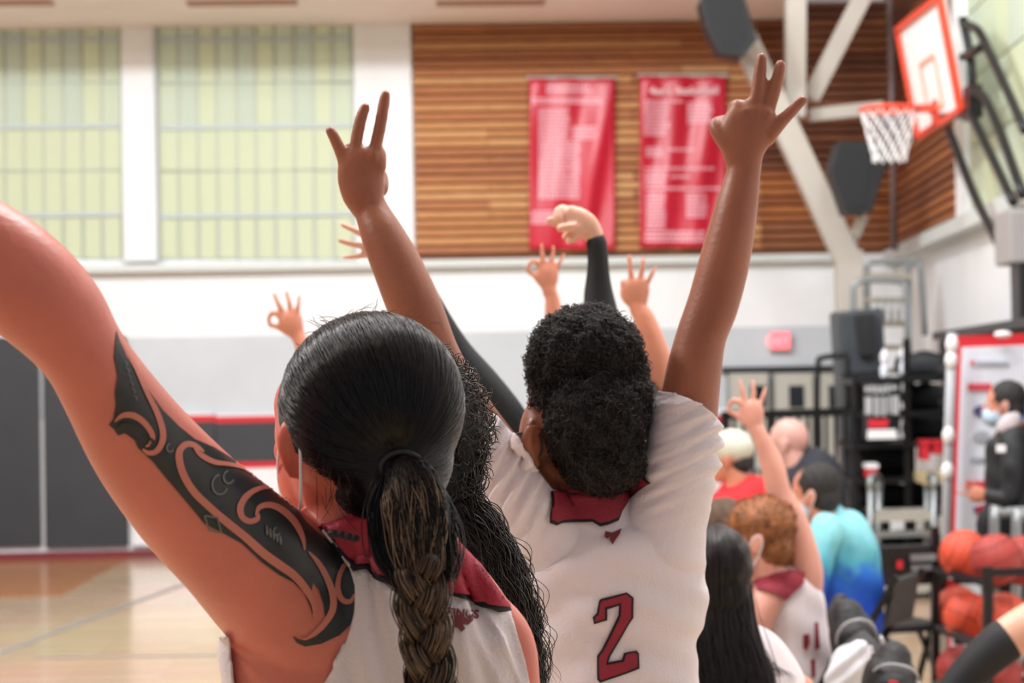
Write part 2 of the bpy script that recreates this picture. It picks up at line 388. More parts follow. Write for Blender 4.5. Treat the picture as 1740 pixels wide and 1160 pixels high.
# windows: translucent panels in a grid, between white piers
M_pane = [mat('pane_%d' % i, c, .5, emit=e_) for i, (c, e_) in enumerate([((186, 196, 172), .10), ((192, 200, 168), .10), ((180, 192, 174), .10)])]
M_mull = mat('mullion_grey', (184, 192, 176), .5)
def window(name, px0, px1, n, rows):
    w = bpy.data.objects.new(name, None); COL.objects.link(w); w['kind'] = 'structure'
    c = BW((px0+px1)/2, 250); w.location = c
    fr = MB(); step = (px1-px0)/n
    sh = {}
    for i in range(n+1): x = px0+i*step; wall_box(fr, x-.9, rows[0], x+.9, rows[-1], .03, .015)
    fr.build('mullion', M_mull, w)
    for k, y in enumerate(rows[1:-1]):
        t = 3.2 if k % 2 == 0 else 1.4
        wall_box(MB(), px0, y-t, px1, y+t, .045 if t > 2 else .03, .015).build('crossbar', mat('crossbar_grey', (186, 196, 200), .5) if t > 2 else M_mull, w)
    for j in range(len(rows)-1):
        for i in range(n):
            x = px0+i*step
            o = wall_box(MB(), x+.9, rows[j]+1, x+step-.9, rows[j+1]-1, .02, .01+(.004 if (i*7+j*3) % 3 == 0 else 0)).build('pane', M_pane[(i*5+j*3) % 3 if j < 3 else 1], w)
    return w
rows = [20, 68, 141, 216, 290, 366, 440]
window('window_1', -24, 207, 7, rows); window('window_2', 271, 599, 10, rows)
for k, (x0, x1) in enumerate([(207, 271), (600, 704)]):
    o = wall_box(MB(), x0, 20, x1, 444, .10, 0).build('trim_%d' % (k+1), M_white); o['kind'] = 'structure'
o = wall_box(MB(), 262, 40, 272, 452, .13, 0).build('trim_3', M_grey); o['kind'] = 'structure'
# soffit in front of the wall top
sz = BW(500, 45).z
sx0 = W0+WX*-9; sx1 = BW(1332, 45); L = (sx1-W0).dot(WX)+9; c = W0+WX*(-9+L/2); dep = 2.15
sof = MB().box(Vector((c.x, c.y, sz+.35))+WN*(dep/2), (L, dep, .7), (WX, WN, ZZ)).build('ceiling', M_ceil); sof['kind'] = 'structure'
for x0, x1 in ((318, 505), (742, 925), (-60, 90)):
    a = hitplane(x0, 3, Vector((0, 0, sz)), ZZ); b = hitplane(x1, 3, Vector((0, 0, sz)), ZZ); m_ = (a+b)/2
    MB().box(m_+Vector((0, 0, -.012)), ((b-a).length, .22, .03), (WX, WN, ZZ)).build('ceiling_vent', mat('vent_tan', (176, 140, 124), .6), sof)
o = MB().box((-3, 12, 8.3), (30, 30, .1)).build('ceiling', M_ceil); o['kind'] = 'structure'
# wood slats, each board its own piece
WOOD = [mat('slat_%d' % i, c, .55, var=.16, vscale=5, stretch=(1, 1, 12)) for i, c in enumerate([(200, 146, 98), (190, 134, 88), (184, 124, 84), (206, 156, 108), (174, 116, 80)])]
WOOD_SHADED = [mat('shaded_slat_%d' % i, c, .55, var=.16, vscale=5, stretch=(1, 1, 12)) for i, c in enumerate([(134, 84, 58), (122, 76, 54), (112, 68, 50), (146, 92, 60)])]  # darker copy of the slats: shade at the right painted into the colour
WOOD_LIT = [mat('lit_slat_%d' % i, c, .55, var=.16, vscale=5, stretch=(1, 1, 12)) for i, c in enumerate([(172, 108, 62), (158, 96, 58), (146, 88, 54)])]  # warm copy: light on the lower right boards put into the colour
back = wall_box(MB(), 704, 15, 1526, 436, .02).build('slat_backing', mat('slat_gap', (128, 80, 54), .8), wall)
def slat(p0, p1, z0, z1, n, mt, par):
    """board with a sloping face between two wall points"""
    d = (p1-p0); d.z = 0; vs = []
    for q in (p0, p1):
        for (z, t) in ((z0, .025), (z1, .025), (z1-(z1-z0)*.12, .062), (z0+(z1-z0)*.25, .095), (z0+(z1-z0)*.08, .08)):
            v = Vector((q.x, q.y, z))+n*t; vs.append(v)
    return MB().add(vs, [(0, 1, 2, 3, 4), (9, 8, 7, 6, 5)]+[(i, (i+1) % 5, 5+(i+1) % 5, 5+i) for i in range(5)]).build('slat', mt, par)
random.seed(3)
ztop = BW(1000, 8).z; zbot = BW(1000, 429).z; NR = 28; pz = (ztop-zbot)/NR
for r in range(NR):
    z0 = zbot+r*pz; z1 = z0+pz*.94; x = 704; fr_top = r >= NR-6
    cuts = [704]+sorted(random.sample([830, 940, 1015, 1075, 1160, 1240], 2))+[1290, 1526]
    for k in range(len(cuts)-1):
        a = BW(cuts[k]+.4, 300); b = BW(cuts[k+1]-.4, 300)
        if k == len(cuts)-2: mt = random.choice(WOOD_LIT if 2 < r < 9 else WOOD_SHADED)  # right end: shaded boards with a lit stretch painted low down
        elif fr_top: mt = random.choice(WOOD[2:]+WOOD_SHADED[:1]+[WOOD[4]])  # top rows: soffit shade put into the board colours
        else: mt = random.choice(WOOD)
        slat(a, b, z0, z1, WN, mt, wall)
# side wall on the right
def side_box(mb, u0, u1, z0, z1, t=.04, out=0.):
    c = corner+SX*((u0+u1)/2)+SN*(out+t/2); c.z = (z0+z1)/2
    return mb.box(c, (abs(u1-u0), t, abs(z1-z0)), (SX, SN, ZZ))
side = side_box(MB(), -.3, 24, 0, zt+1.5, .3, -.3).build('wall_right', M_white); side['kind'] = 'structure'
uof = lambda px, py: (SW(px, py)-corner).dot(SX)
us = uof(1637, 300)
side_box(MB(), 0, us, zbot-.02, ztop+.9, .02).build('slat_backing', MATS['slat_gap'], side)
for r in range(NR+5):
    z0 = zbot+r*pz; a = corner+SX*.05; b = corner+SX*us
    slat(a, b, z0, z0+pz*.94, SN, random.choice(WOOD_LIT if r < 12 else WOOD_SHADED), side)  # side boards coloured as lit below and shaded above
side_box(MB(), 0, 12, zbot-.16, zbot-.04, .16).build('ledge', MATS['ledge_paint'], side)
side_box(MB(), us, us+.5, zbot-.04, zt+1.4, .07).build('pier', M_white, side)
w3 = bpy.data.objects.new('window_3', None); COL.objects.link(w3); w3['kind'] = 'structure'; w3.location = corner+SX*(us+3)+ZZ*4
for i in range(10):
    for j in range(5):
        u0 = us+.55+i*.62
        side_box(MB(), u0, u0+.6, zbot+j*.55, zbot+j*.55+.53, .02, .01).build('pane', M_pane[(i+j) % 3], w3)
side_box(MB(), us+.5, us+7, zbot-.04, zbot+3, .006).build('mullion', M_mull, w3)
# steel frame by the corner
def steel(name, pts, w, d, h=None, mt=None):
    mb = MB()
    for (a, b) in zip(pts[:-1], pts[1:]): mb.bar(P(*a, d), P(*b, d), w*d/FPX, (h or w)*d/FPX)
    o = mb.build(name, mt or M_cream, bevel=.008); o['kind'] = 'structure'; return o
steel('trim_4', [(1262, 62), (1440, 440)], 42, 21.5)
steel('trim_5', [(1442, 425), (1448, 930)], 44, 21.5)
steel('trim_6', [(1352, -30), (1350, 200)], 34, 21.6)
steel('trim_7', [(1478, -30), (1376, 168)], 30, 21.8)
steel('trim_8', [(1374, 196), (1500, 183)], 22, 21.8)
steel('trim_9', [(1468, 365), (1440, 425)], 18, 21.5)
pipe = MB().pipe([P(1512, -30, 22.4), P(1520, 425, 22.4)], .035).build('trim_10', mat('pipe_mauve', (112, 92, 90), .5), smooth=True); pipe['kind'] = 'structure'
# doors under the lintel
for k, (x0, x1, wx) in enumerate([(1236, 1308, (1272, 1299)), (1312, 1384, (1337, 1363)), (1388, 1436, (1404, 1422))]):
    d = bpy.data.objects.new('door_%d' % (k+1), None); COL.objects.link(d); d['kind'] = 'structure'; q = BW((x0+x1)/2, 930); d.location = (q.x, q.y, 0)
    wall_box(MB(), x0, 634, x1, 928, .05, .08).build('door_panel', mat('door_beige', (184, 182, 172), .5), d, bevel=.006)
    fr = MB(); wall_box(fr, x0-3, 632, x0+2, 928, .05, .11); wall_box(fr, x1-2, 632, x1+3, 928, .05, .11); fr.build('door_frame', mat('door_frame_grey', (96, 98, 96), .5), d)
    wall_box(MB(), wx[0], 655, wx[1], 692, .02, .125).build('door_window', mat('dark_glass', (34, 40, 48), .15), d)
    wall_box(MB(), x0+6, 790, x1-6, 796, .05, .14).build('push_bar', M_grey2, d, bevel=.004)
# exit sign
ex = thing('exit_sign', BW(1322, 595), 'glowing red exit sign box on the grey wall right of the tall raised arm', 'exit sign')
wall_box(MB(), 1305, 563, 1341, 595, .10, .02).build('housing', mat('sign_white', (235, 200, 200), .5), ex, bevel=.01)
wall_box(MB(), 1307, 565, 1339, 593, .01, .12).build('face', mat('exit_glow', (255, 108, 122), .5, emit=.85), ex)
def text_mesh(name, s, loc, size, ux, uy, mt, parent, thick=.003, align='LEFT', wide=1.):
    cu = bpy.data.curves.new(name, 'FONT'); cu.body = s; cu.size = size; cu.extrude = thick; cu.align_x = align; cu.resolution_u = 2; cu.offset = size*.02
    t = bpy.data.objects.new(name+'_t', cu); COL.objects.link(t); dg = bpy.context.evaluated_depsgraph_get(); dg.update()
    m = bpy.data.meshes.new_from_object(t.evaluated_get(dg)); bpy.data.objects.remove(t)
    ux = Vector(ux).normalized(); uy = Vector(uy).normalized(); uz = ux.cross(uy)
    for v in m.vertices: v.co = Vector(loc)+ux*v.co.x*wide+uy*v.co.y+uz*v.co.z
    m.materials.clear(); m.materials.append(mt); o = bpy.data.objects.new(name, m); COL.objects.link(o); parent_to(o, parent); return o
text_mesh('lettering', 'EXIT', BW(1323, 586, .135), .125, WX, ZZ, mat('exit_letters', (255, 150, 155), .5, emit=1.0), ex, align='CENTER')
# banners
M_ban = mat('crimson_banner_vinyl', (196, 34, 56), .33, var=.10, vscale=2.5, stretch=(3, 3, .6)); M_prt = mat('banner_print', (232, 172, 184), .45)
def banner(px0, py0, px1, py1, label, title, blocks):
    b = thing('banner', BW((px0+px1)/2, py1, .12), label, 'banner', 'championship banners on the slatted wall')
    nx, ny = 28, 30; vs = []; fs = []
    def wob(u, v): return .13+.018*math.sin(u*17+v*4)+.012*math.sin(v*9+u*5)+.05*max(0, 1-abs(u-.86-.12*(1-v)+.25*v)*7)*(1-v*.4)*(1 if px0 < 1000 else .3)
    def pt(u, v, e=0.):
        return BW(px0+(px1-px0)*u, py0+(py1-py0)*v, wob(u, v)+e)
    for j in range(ny+1):
        for i in range(nx+1): vs.append(pt(i/nx, j/ny))
    for j in range(ny):
        for i in range(nx): a = j*(nx+1)+i; fs.append((a, a+1, a+nx+2, a+nx+1))
    cl = MB().add(vs, fs).build('banner_cloth', M_ban, b, smooth=True)
    sm = cl.modifiers.new('s', 'SOLIDIFY'); sm.thickness = .004
    pr = MB(); random.seed(px0)
    for (x0, y0, x1, y1, lh) in blocks:
        y = y0
        while y < y1:
            xe = x1-random.random()*(x1-x0)*.12; x = x0
            while x < xe:
                w = random.uniform(3, 9); x2 = min(x+w, xe)
                q = [((x-px0)/(px1-px0), (y-py0)/(py1-py0)), ((x2-px0)/(px1-px0), (y-py0)/(py1-py0)), ((x2-px0)/(px1-px0), (y+lh*.68-py0)/(py1-py0)), ((x-px0)/(px1-px0), (y+lh*.68-py0)/(py1-py0))]
                pr.add([pt(u, v, .006) for u, v in q], [(0, 1, 2, 3)]); x = x2+1.3
            y += lh
    pr.build('printed_rows', M_prt, b)['kind'] = 'stuff'
    if title:
        c = pt(.5, (title[1]-py0)/(py1-py0), .02); text_mesh('lettering', title[0], c, title[2], WX, ZZ, mat('banner_title', (240, 200, 206), .45), b, align='CENTER', wide=title[3])
    MB().bar(BW(px0-3, py0-1, .12), BW(px1+3, py0-1, .12), .03).build('hanging_rod', M_cream, b)
    return b
banner(899, 133, 1045, 424, 'crimson record banner with a glossy crease, the left one on the slatted wall', None,
       [(928, 143, 1008, 158, 9), (903, 166, 1032, 178, 6), (915, 184, 970, 336, 6.2), (972, 214, 1015, 236, 6.2), (968, 240, 985, 336, 6.2), (903, 358, 962, 382, 6)])
banner(1087, 129, 1234, 421, 'crimson record banner reading Men\'s Basketball, the right one on the slatted wall', ("Men's Basketball", 160, .115, .98),
       [(1094, 170, 1138, 230, 6.2), (1140, 170, 1162, 176, 6), (1168, 174, 1212, 206, 6.2), (1098, 250, 1130, 268, 6), (1134, 252, 1184, 258, 6), (1096, 284, 1228, 290, 6), (1096, 292, 1132, 312, 6),
        (1140, 298, 1176, 304, 6), (1096, 318, 1228, 324, 6), (1098, 328, 1132, 384, 6.2), (1166, 328, 1202, 368, 6.2), (1096, 392, 1204, 410, 7)])
# ================================================================== EQUIPMENT
M_blk = mat('black_metal', (24, 25, 27), .4, metal=.3); M_dark = mat('speaker_black', (22, 24, 27), .6, bump=.3, bscale=80)
M_gm = mat('grey_tube_metal', (150, 156, 158), .35, metal=.5); M_or = mat('orange_rim_paint', (226, 70, 40), .4); M_wh = mat('plain_white', (238, 238, 240), .5)
M_brd = mat('backboard_white', (250, 250, 250), .3)
def PP(l, d): return [P(x, y, d) for x, y in l]
# speakers
def speaker(pts, d, grille, label, br):
    s = thing('loudspeaker', P(sum(p[0] for p in pts)/len(pts), max(p[1] for p in pts), d), label, 'speaker')
    MB().prism(PP(pts, d), Fv*.42).build('cabinet', M_dark, s, bevel=.012)
    MB().prism(PP(grille, d-.012), Fv*.02).build('grille', mat('grille_charcoal', (30, 33, 37), .7, bump=.6, bscale=150), s)
    mb = MB(); mb.bar(P(*br[0], d+.3), P(*br[1], d+.4), .05); mb.build('bracket', M_cream, s)
    return s
speaker([(1190, 2), (1196, -14), (1262, -16), (1287, 66), (1262, 96), (1222, 90), (1200, 45)], 20.8, [(1198, -6), (1256, -8), (1272, 62), (1254, 84), (1226, 80), (1207, 40)], 'black loudspeaker hung at the top left end of the diagonal beam', [(1270, 60), (1290, 95)])
speaker([(1424, 240), (1500, 240), (1511, 268), (1482, 360), (1438, 364), (1412, 288)], 20.6, [(1430, 250), (1480, 252), (1470, 350), (1443, 352), (1420, 288)], 'black loudspeaker under the basketball net, right of the diagonal beam', [(1460, 366), (1452, 395)])
# hoop
hp = thing('basketball_hoop', P(1596, 234, 18.3), 'white rectangular backboard with orange border, orange rim and white net on black side-wall tubes', 'hoop')
TL, TR, BR, BL = P(1528, 50, 19.2), P(1598, -6, 17.5), P(1634, 186, 17.5), P(1563, 232, 19.2)
bn = (TR-TL).cross(BL-TL).normalized()
if bn.x > 0: bn = -bn
MB().prism([TL, TR, BR, BL], -bn*.04).build('backboard', M_brd, hp)
def quad_frame(mb, q, w, off, th=.03):
    c = sum(q, Vector((0, 0, 0)))/4
    for i in range(4): a, b = q[i], q[(i+1) % 4]; mb.bar(a+bn*off, b+bn*off, th, w, (c-a).cross(b-a))
    return mb
def bl(u, v): return (TL.lerp(TR, u)).lerp(BL.lerp(BR, u), v)
fr = MB()
for (a, b) in (((0, 0), (1, 0)), ((1, 0), (1, 1)), ((1, 1), (0, 1)), ((0, 1), (0, 0))):
    A, B = bl(*a), bl(*b); fr.bar(A+bn*.01, B+bn*.01, .045, .055, bn)
fr.build('border', M_or, hp)
fr = MB()
for (a, b) in (((.33, .42), (.67, .42)), ((.67, .42), (.67, .86)), ((.67, .86), (.33, .86)), ((.33, .86), (.33, .42))):
    fr.bar(bl(*a)+bn*.012, bl(*b)+bn*.012, .035, .008, bn)
fr.build('target_square', mat('pale_orange_print', (240, 176, 150), .4), hp)
rc = bl(.5, .86)+bn*.42; rc.z = bl(.5, .86).z
out = Vector((bn.x, bn.y, 0)).normalized(); sd = Vector((-out.y, out.x, 0))
R_ = .228; rc = bl(.5, .86)+out*(R_+.16)
MB().pipe([rc+out*R_*math.cos(t)+sd*R_*math.sin(t) for t in map(float, np.linspace(0, 2*PI, 33))], .018).build('rim', M_or, hp, smooth=True)
MB().box(bl(.5, .86)+out*.09, (.22, .16, .05), (out, sd, ZZ)).box(bl(.5, .9)+out*.02, (.03, .14, .2), (out, sd, ZZ)).build('rim_bracket', M_or, hp)
nt_ = MB(); NS = 12
def npt(i, l):
    rr = R_*(1-.42*min(l/5, 1)**.8)*(1+.05*math.sin(i*2.3+l)); t = 2*PI*(i+.5*(l % 2))/NS
    return rc+out*rr*math.cos(t)+sd*rr*math.sin(t)-ZZ*(.085*l)
for i in range(NS):
    for l in range(5):
        nt_.pipe([npt(i, l), npt(i if l % 2 == 0 else i+1, l+1)], .006, 5); nt_.pipe([npt(i, l), npt(i-1 if l % 2 == 0 else i, l+1)], .006, 5)
nt_.build('net', M_wh, hp)
def tubes(name, lines, r, mt, par, sub=4):
    for l in lines: MB().pipe([P(*q) for q in l], r, 8, sub).build(name, mt, par, smooth=True)
tubes('support_tube', [[(1636, 40, 17.6), (1660, 50, 17.2), (1676, 78, 17), (1710, 150, 16.4), (1742, 222, 15.8)], [(1674, 74, 17), (1655, 88, 17.2), (1636, 97, 17.6)],
     [(1652, 155, 17.2), (1672, 165, 17), (1700, 225, 16.5), (1738, 332, 15.8)], [(1648, 190, 17.3), (1680, 255, 16.8), (1722, 344, 16)], [(1612, 220, 18), (1655, 330, 17.2), (1690, 400, 16.5), (1706, 436, 16.2)],
     [(1636, 30, 17.6), (1650, 110, 17.5), (1653, 192, 17.5)], [(1600, 200, 18.2), (1648, 190, 17.5)]], .035, M_blk, hp)
MB().box(P(1652, 175, 17.4), (.1, .3, .25)).build('hinge_plate', M_blk, hp)
# dark rolled divider on the side wall at the right edge + grey unit
uc = thing('wall_winch', P(1722, 440, 15.6), 'grey winch box on the side wall at the right edge below the tubes', 'winch')
MB().box(P(1722, 405, 15.6), (.16, .5, .36)).build('housing', mat('winch_grey', (150, 146, 146), .5), uc, bevel=.02)
MB().box(P(1734, 470, 15.5), (.08, .3, .7)).build('motor', M_blk, uc, bevel=.02)
# closed bleachers: dark band along the side wall
bt = thing('folded_bleachers', corner+SX*6, 'black folded bleachers along the right side wall', 'bleachers')
z1 = SW(1700, 552, .5).z
for k in range(7):
    side_box(MB(), 5.8, 12, z1-.04-.26*k, z1+.02-.26*k, .5-.02*k, .02).build('seat_board', M_black, bt)
    side_box(MB(), 5.8, 12, z1-.26*(k+1), z1-.05-.26*k, .05, .42-.02*k).build('riser', mat('riser_black', (20, 22, 24), .6), bt)
# rolling ladder, 19.5 m away
ld = thing('rolling_ladder', P(1510, 925, 20.6), 'grey rolling warehouse ladder with looped handrails in the corner', 'ladder')
tubes('handrail', [[(1450, 560, 20.4), (1450, 495, 20.4), (1456, 480, 20.4), (1475, 476, 20.4), (1530, 478, 20.4), (1540, 495, 20.4), (1545, 600, 20.4)],
                   [(1470, 500, 20.7), (1472, 452, 20.7), (1482, 445, 20.7), (1552, 445, 20.7), (1564, 455, 20.7), (1572, 570, 20.7)]], .028, M_gm, ld, 3)
tubes('upright', [[(1472, 452, 20.6), (1476, FY(1476, 20.6), 20.6)], [(1542, 447, 20.6), (1546, FY(1546, 20.6), 20.6)]], .032, M_gm, ld, 1)
for k in range(11):
    y = 470+k*40; MB().bar(P(1472, y, 20.55), P(1545, y, 20.55), .05, .18).build('step', mat('step_tan', (160, 150, 134), .6), ld)
tubes('baluster', [[(x, 505, 20.4), (x+1, 545, 20.4)] for x in (1490, 1502, 1514, 1526)], .014, M_gm, ld, 1)
# tall black crate leaning in front of the ladder
cs = thing('roll_up_mat_cart', P(1475, 985, 19.6), 'tall dark padded cart with a slanted top, in front of the grey ladder', 'cart')
MB().prism([P(1422, 530, 19.6), P(1500, 522, 19.6), P(1512, 700, 19.6), P(1514, FY(1514, 19.6), 19.6), P(1452, FY(1452, 19.6), 19.6)], Fv*.5).build('body', mat('dark_slate_vinyl', (58, 64, 70), .5, var=.2, vscale=3), cs, bevel=.03)
MB().prism([P(1455, 535, 19.5), P(1486, 532, 19.5), P(1488, 602, 19.5), P(1462, 604, 19.5)], Fv*.08).build('panel', M_black, cs)
MB().bar(P(1430, 640, 19.5), P(1506, 634, 19.5), .06).build('strap', M_black, cs)
# black guard rail
gr = thing('guard_rail', P(1420, FY(1420, 19.2), 19.2), 'black guard rail with balusters in front of the beige doors', 'railing')
MB().bar(P(1225, 706, 19.2), P(1470, 698, 19.2), .07).build('top_rail', M_blk, gr)
MB().bar(P(1225, 985, 19.2), P(1470, 978, 19.2), .06).build('bottom_rail', M_blk, gr)
MB().pipe([P(*q, 19.2) for q in [(1388, 700), (1390, 620), (1396, 608), (1432, 604), (1440, 612), (1442, 700)]], .025, 8, 3).build('loop', M_blk, gr, smooth=True)
for k in range(16):
    x = 1232+k*15.6; MB().bar(P(x, 702, 19.2), P(x+4, 982, 19.2), .026 if k % 5 else .07).build('baluster', M_blk, gr)
# big storage rack of gear: posts, shelves; bottles and boxes stand on it
rk = thing('gear_rack', P(1530, 1000, 18.30), 'black metal gear rack crammed with equipment left of the white sponsor panel', 'rack')
rt = .05
for x in (1452, 1540, 1608):
    MB().bar(P(x, 640 if x < 1500 else 575, 18.40), P(x+4, FY(x, 18.4), 18.4), rt).build('post', M_blk, rk); MB().bar(P(x+8, 640, 19.10), P(x+11, FY(x, 19.1), 19.1), rt).build('post', M_blk, rk)
for y in (642, 700, 752, 812, 870, 972):
    a = P(1448, y+3, 18.35); b = P(1614, y-3, 18.35); MB().prism([a, b, b+Fv*.8, a+Fv*.8], -ZZ*.04).build('shelf', M_blk, rk)
for x0, x1, y0, y1, d in ((1530, 1612, 600, 640, 18.90), (1545, 1600, 652, 698, 18.80), (1458, 1535, 758, 806, 18.90), (1545, 1610, 705, 750, 19.00), (1456, 1536, 820, 866, 18.90), (1543, 1606, 816, 866, 19.00), (1470, 1600, 905, 968, 18.80), (1462, 1520, 655, 697, 19.10)):
    k = thing('gear_bag', P((x0+x1)/2, y1, d), {600: 'dark gear bag on the top shelf of the black rack, by the sponsor panel', 652: 'dark gear bag on the second shelf, right half of the rack', 758: 'dark gear bag on the middle shelf, left half of the rack', 705: 'dark gear bag on the third shelf, right half of the rack',
        820: 'dark gear bag on the fourth shelf, left half of the rack', 816: 'dark gear bag on the fourth shelf, right half of the rack', 905: 'long dark gear bag on the bottom shelf of the rack', 655: 'dark gear bag behind the red and white jersey stack'}[y0], 'bag', 'gear bags on the rack')
    mb = MB(); mb.tube([S(x0+4, (y0+y1)/2, (y1-y0)/2-1, d+.2, .8), S((x0+x1)/2, (y0+y1)/2-1, (y1-y0)/2, d+.2, .8), S(x1-4, (y0+y1)/2, (y1-y0)/2-1, d+.2, .8)], 12, 3)
    mb.build('body', mat('gear_bag_%d' % (x0 % 3), [(40, 44, 48), (30, 33, 36), (52, 58, 60)][x0 % 3], .7, var=.3, vscale=6), k, smooth=True)
    MB().pipe([P(x0+12, y0+6, d-.02), P((x0+x1)/2, y0-3, d-.06), P(x1-12, y0+6, d-.02)], .012, 6, 4).build('handle', M_black, k, smooth=True)
def bottle(x, y, d, label, s=1.):
    b = thing('water_bottle', P(x, y, d), label, 'bottle'); h = d/FPX
    q = lambda dy, r: (P(x, y-dy*s, d), r*h*s, r*h*s)
    MB().tube([q(0, 7), q(3, 7.6), q(16, 7.4), q(20, 5), q(24, 5), q(27, 6.5)], 14, 3, False).build('body', mat('bottle_white', (222, 226, 236), .4), b, smooth=True)
    MB().tube([q(27, 6.8), q(36, 7.2), q(42, 5), q(46, 2.4)], 14, 3).build('cap', mat('bottle_cap_white', (234, 236, 244), .4), b, smooth=True)
bottle(1503, 640, 18.50, 'white water bottle on top of the rack, left of the pair'); bottle(1536, 635, 18.50, 'white water bottle on top of the rack, right of the pair')
def box_item(name, x0, y0, x1, y1, d, mt, label, cat, depth=.25, lid=None):
    k = thing(name, P((x0+x1)/2, y1, d), label, cat)
    MB().prism(PP([(x0, y0), (x1, y0-1), (x1, y1-1), (x0, y1)], d), Fv*depth).build('body', mt, k, bevel=.006)
    if lid: MB().prism(PP([(x0-1, y0-3), (x1+1, y0-4), (x1+1, y0+3), (x0-1, y0+4)], d-.01), Fv*(depth+.02)).build('lid', lid, k)
    return k
M_redb = mat('red_box', (206, 40, 54), .5)
box_item('storage_tub', 1568, 752, 1580, 782, 18.20, M_redb, 'small upright red tub on the rack', 'tub', lid=M_redb)
box_item('storage_tub', 1586, 752, 1606, 772, 18.20, M_redb, 'wider red tub on the rack beside the sponsor panel', 'tub', lid=M_redb)
box_item('storage_tub', 1475, 792, 1492, 812, 18.20, M_redb, 'red tub on the rack above the grey utility cart', 'tub', lid=M_wh)
# jersey hung on the rack: black, white lettering, red and white hem
js = thing('hanging_jersey', P(1500, 748, 18.30), 'black jersey with white lettering and red and white hem hanging on the rack', 'jersey')
vs = []; fs = []
for j in range(13):
    for i in range(13):
        u, v = i/12, j/12; x = 1466+64*u+4*(v-.5)*(1 if u > .5 else -1)*0; y = 650+98*v
        vs.append(P(x, y, 18.32+.03*math.sin(u*14+v*2)))
for j in range(12):
    for i in range(12): a = j*13+i; fs.append((a, a+1, a+14, a+13))
jc = MB().add(vs, fs).build('cloth', mat('jersey_black', (30, 32, 36), .7), js, smooth=True); m_ = jc.modifiers.new('s', 'SOLIDIFY'); m_.thickness = .012
pr = MB()
for (x0, y0, x1, y1) in [(1470, 656, 1476, 666), (1479, 655, 1485, 667), (1488, 655, 1494, 668), (1497, 655, 1503, 668), (1506, 654, 1512, 666), (1515, 655, 1524, 662), (1470, 674, 1482, 704), (1486, 674, 1494, 706), (1498, 674, 1505, 706), (1509, 673, 1514, 702), (1517, 672, 1527, 704)]:
    pr.prism(PP([(x0, y0), (x1, y0), (x1, y1), (x0, y1)], 18.27), Fv*.01)
pr.build('white_lettering', mat('faded_print', (176, 178, 182), .6), js)
MB().prism(PP([(1476, 712), (1510, 712), (1508, 726), (1476, 727)], 18.27), Fv*.01).build('red_panel', M_redb, js)
MB().prism(PP([(1475, 730), (1522, 729), (1526, 745), (1474, 746)], 18.26), Fv*.02).build('white_panel', M_wh, js)
# sponsor panel
sp_ = thing('sponsor_panel', P(1700, 950, 12.9), 'tall white sponsor backdrop with red border behind the standing man', 'banner')
MB().prism(PP([(1617, 571), (1840, 562), (1840, FY(1840, 12.9)-6), (1598, FY(1598, 12.9)-2)], 12.9), Fv*.03).build('frame', M_red, sp_)
MB().prism(PP([(1635, 590), (1838, 582), (1838, FY(1838, 12.9)-26), (1616, FY(1612, 12.9)-22)], 12.88), Fv*.02).build('face', mat('panel_white', (228, 234, 246), .4), sp_)
M_pr = mat('panel_grey_print', (170, 176, 186), .5); M_pr2 = mat('panel_red_print', (226, 60, 76), .5); M_pr3 = mat('panel_navy_print', (70, 72, 120), .5)
def dash(x0, x1, y, h, mt, seed=1):
    random.seed(seed); pr = MB(); x = x0
    while x < x1: w = random.uniform(2.5, 6); pr.prism(PP([(x, y-h/2), (min(x+w, x1), y-h/2), (min(x+w, x1), y+h/2), (x, y+h/2)], 12.86), Fv*.01); x += w+1.2
    pr.build('printed_line', mt, sp_)
dash(1650, 1656, 616, 8, M_pr2, 1); dash(1660, 1714, 617, 6, M_pr, 2); dash(1645, 1686, 657, 12, M_pr2, 3); dash(1650, 1700, 780, 6, M_pr, 4); dash(1642, 1682, 824, 14, M_pr2, 5); dash(1655, 1676, 866, 10, M_pr3, 6)
for cx, cy, mt in ((1668, 698, M_pr3), (1668, 741, M_pr), (1672, 866, M_pr2)):
    MB().prism([P(cx+14*math.cos(t), cy+9*math.sin(t), 12.86) for t in LS(0, 2*PI, 14)[:-1]], Fv*.01).build('emblem', mt, sp_)
MB().prism([P(1735+10*math.cos(t), 690+26*math.sin(t), 12.86) for t in LS(0, 2*PI, 18)[:-1]], Fv*.01).build('emblem', mat('panel_blue_print', (40, 110, 200), .5), sp_)
st = thing('banner_stand', P(1606, 985, 12.7), 'tall pale upright pole with foam-wrapped clips beside the sponsor panel', 'stand')
MB().pipe([P(1618, 566, 12.7), P(1612, 760, 12.7), P(1600, FY(1600, 12.7), 12.7)], .028).build('pole', mat('pole_grey', (176, 180, 186), .4), st, smooth=True)
for y in (585, 612, 740, 800): MB().ell(P(1618-(y-566)*.035, y, 12.68), (.035, .035, .05)).build('clip', M_wh, st, smooth=True)
MB().ell(P(1704, 568, 12.8), (.05, .03, .02)).build('clip', M_wh, st, smooth=True)
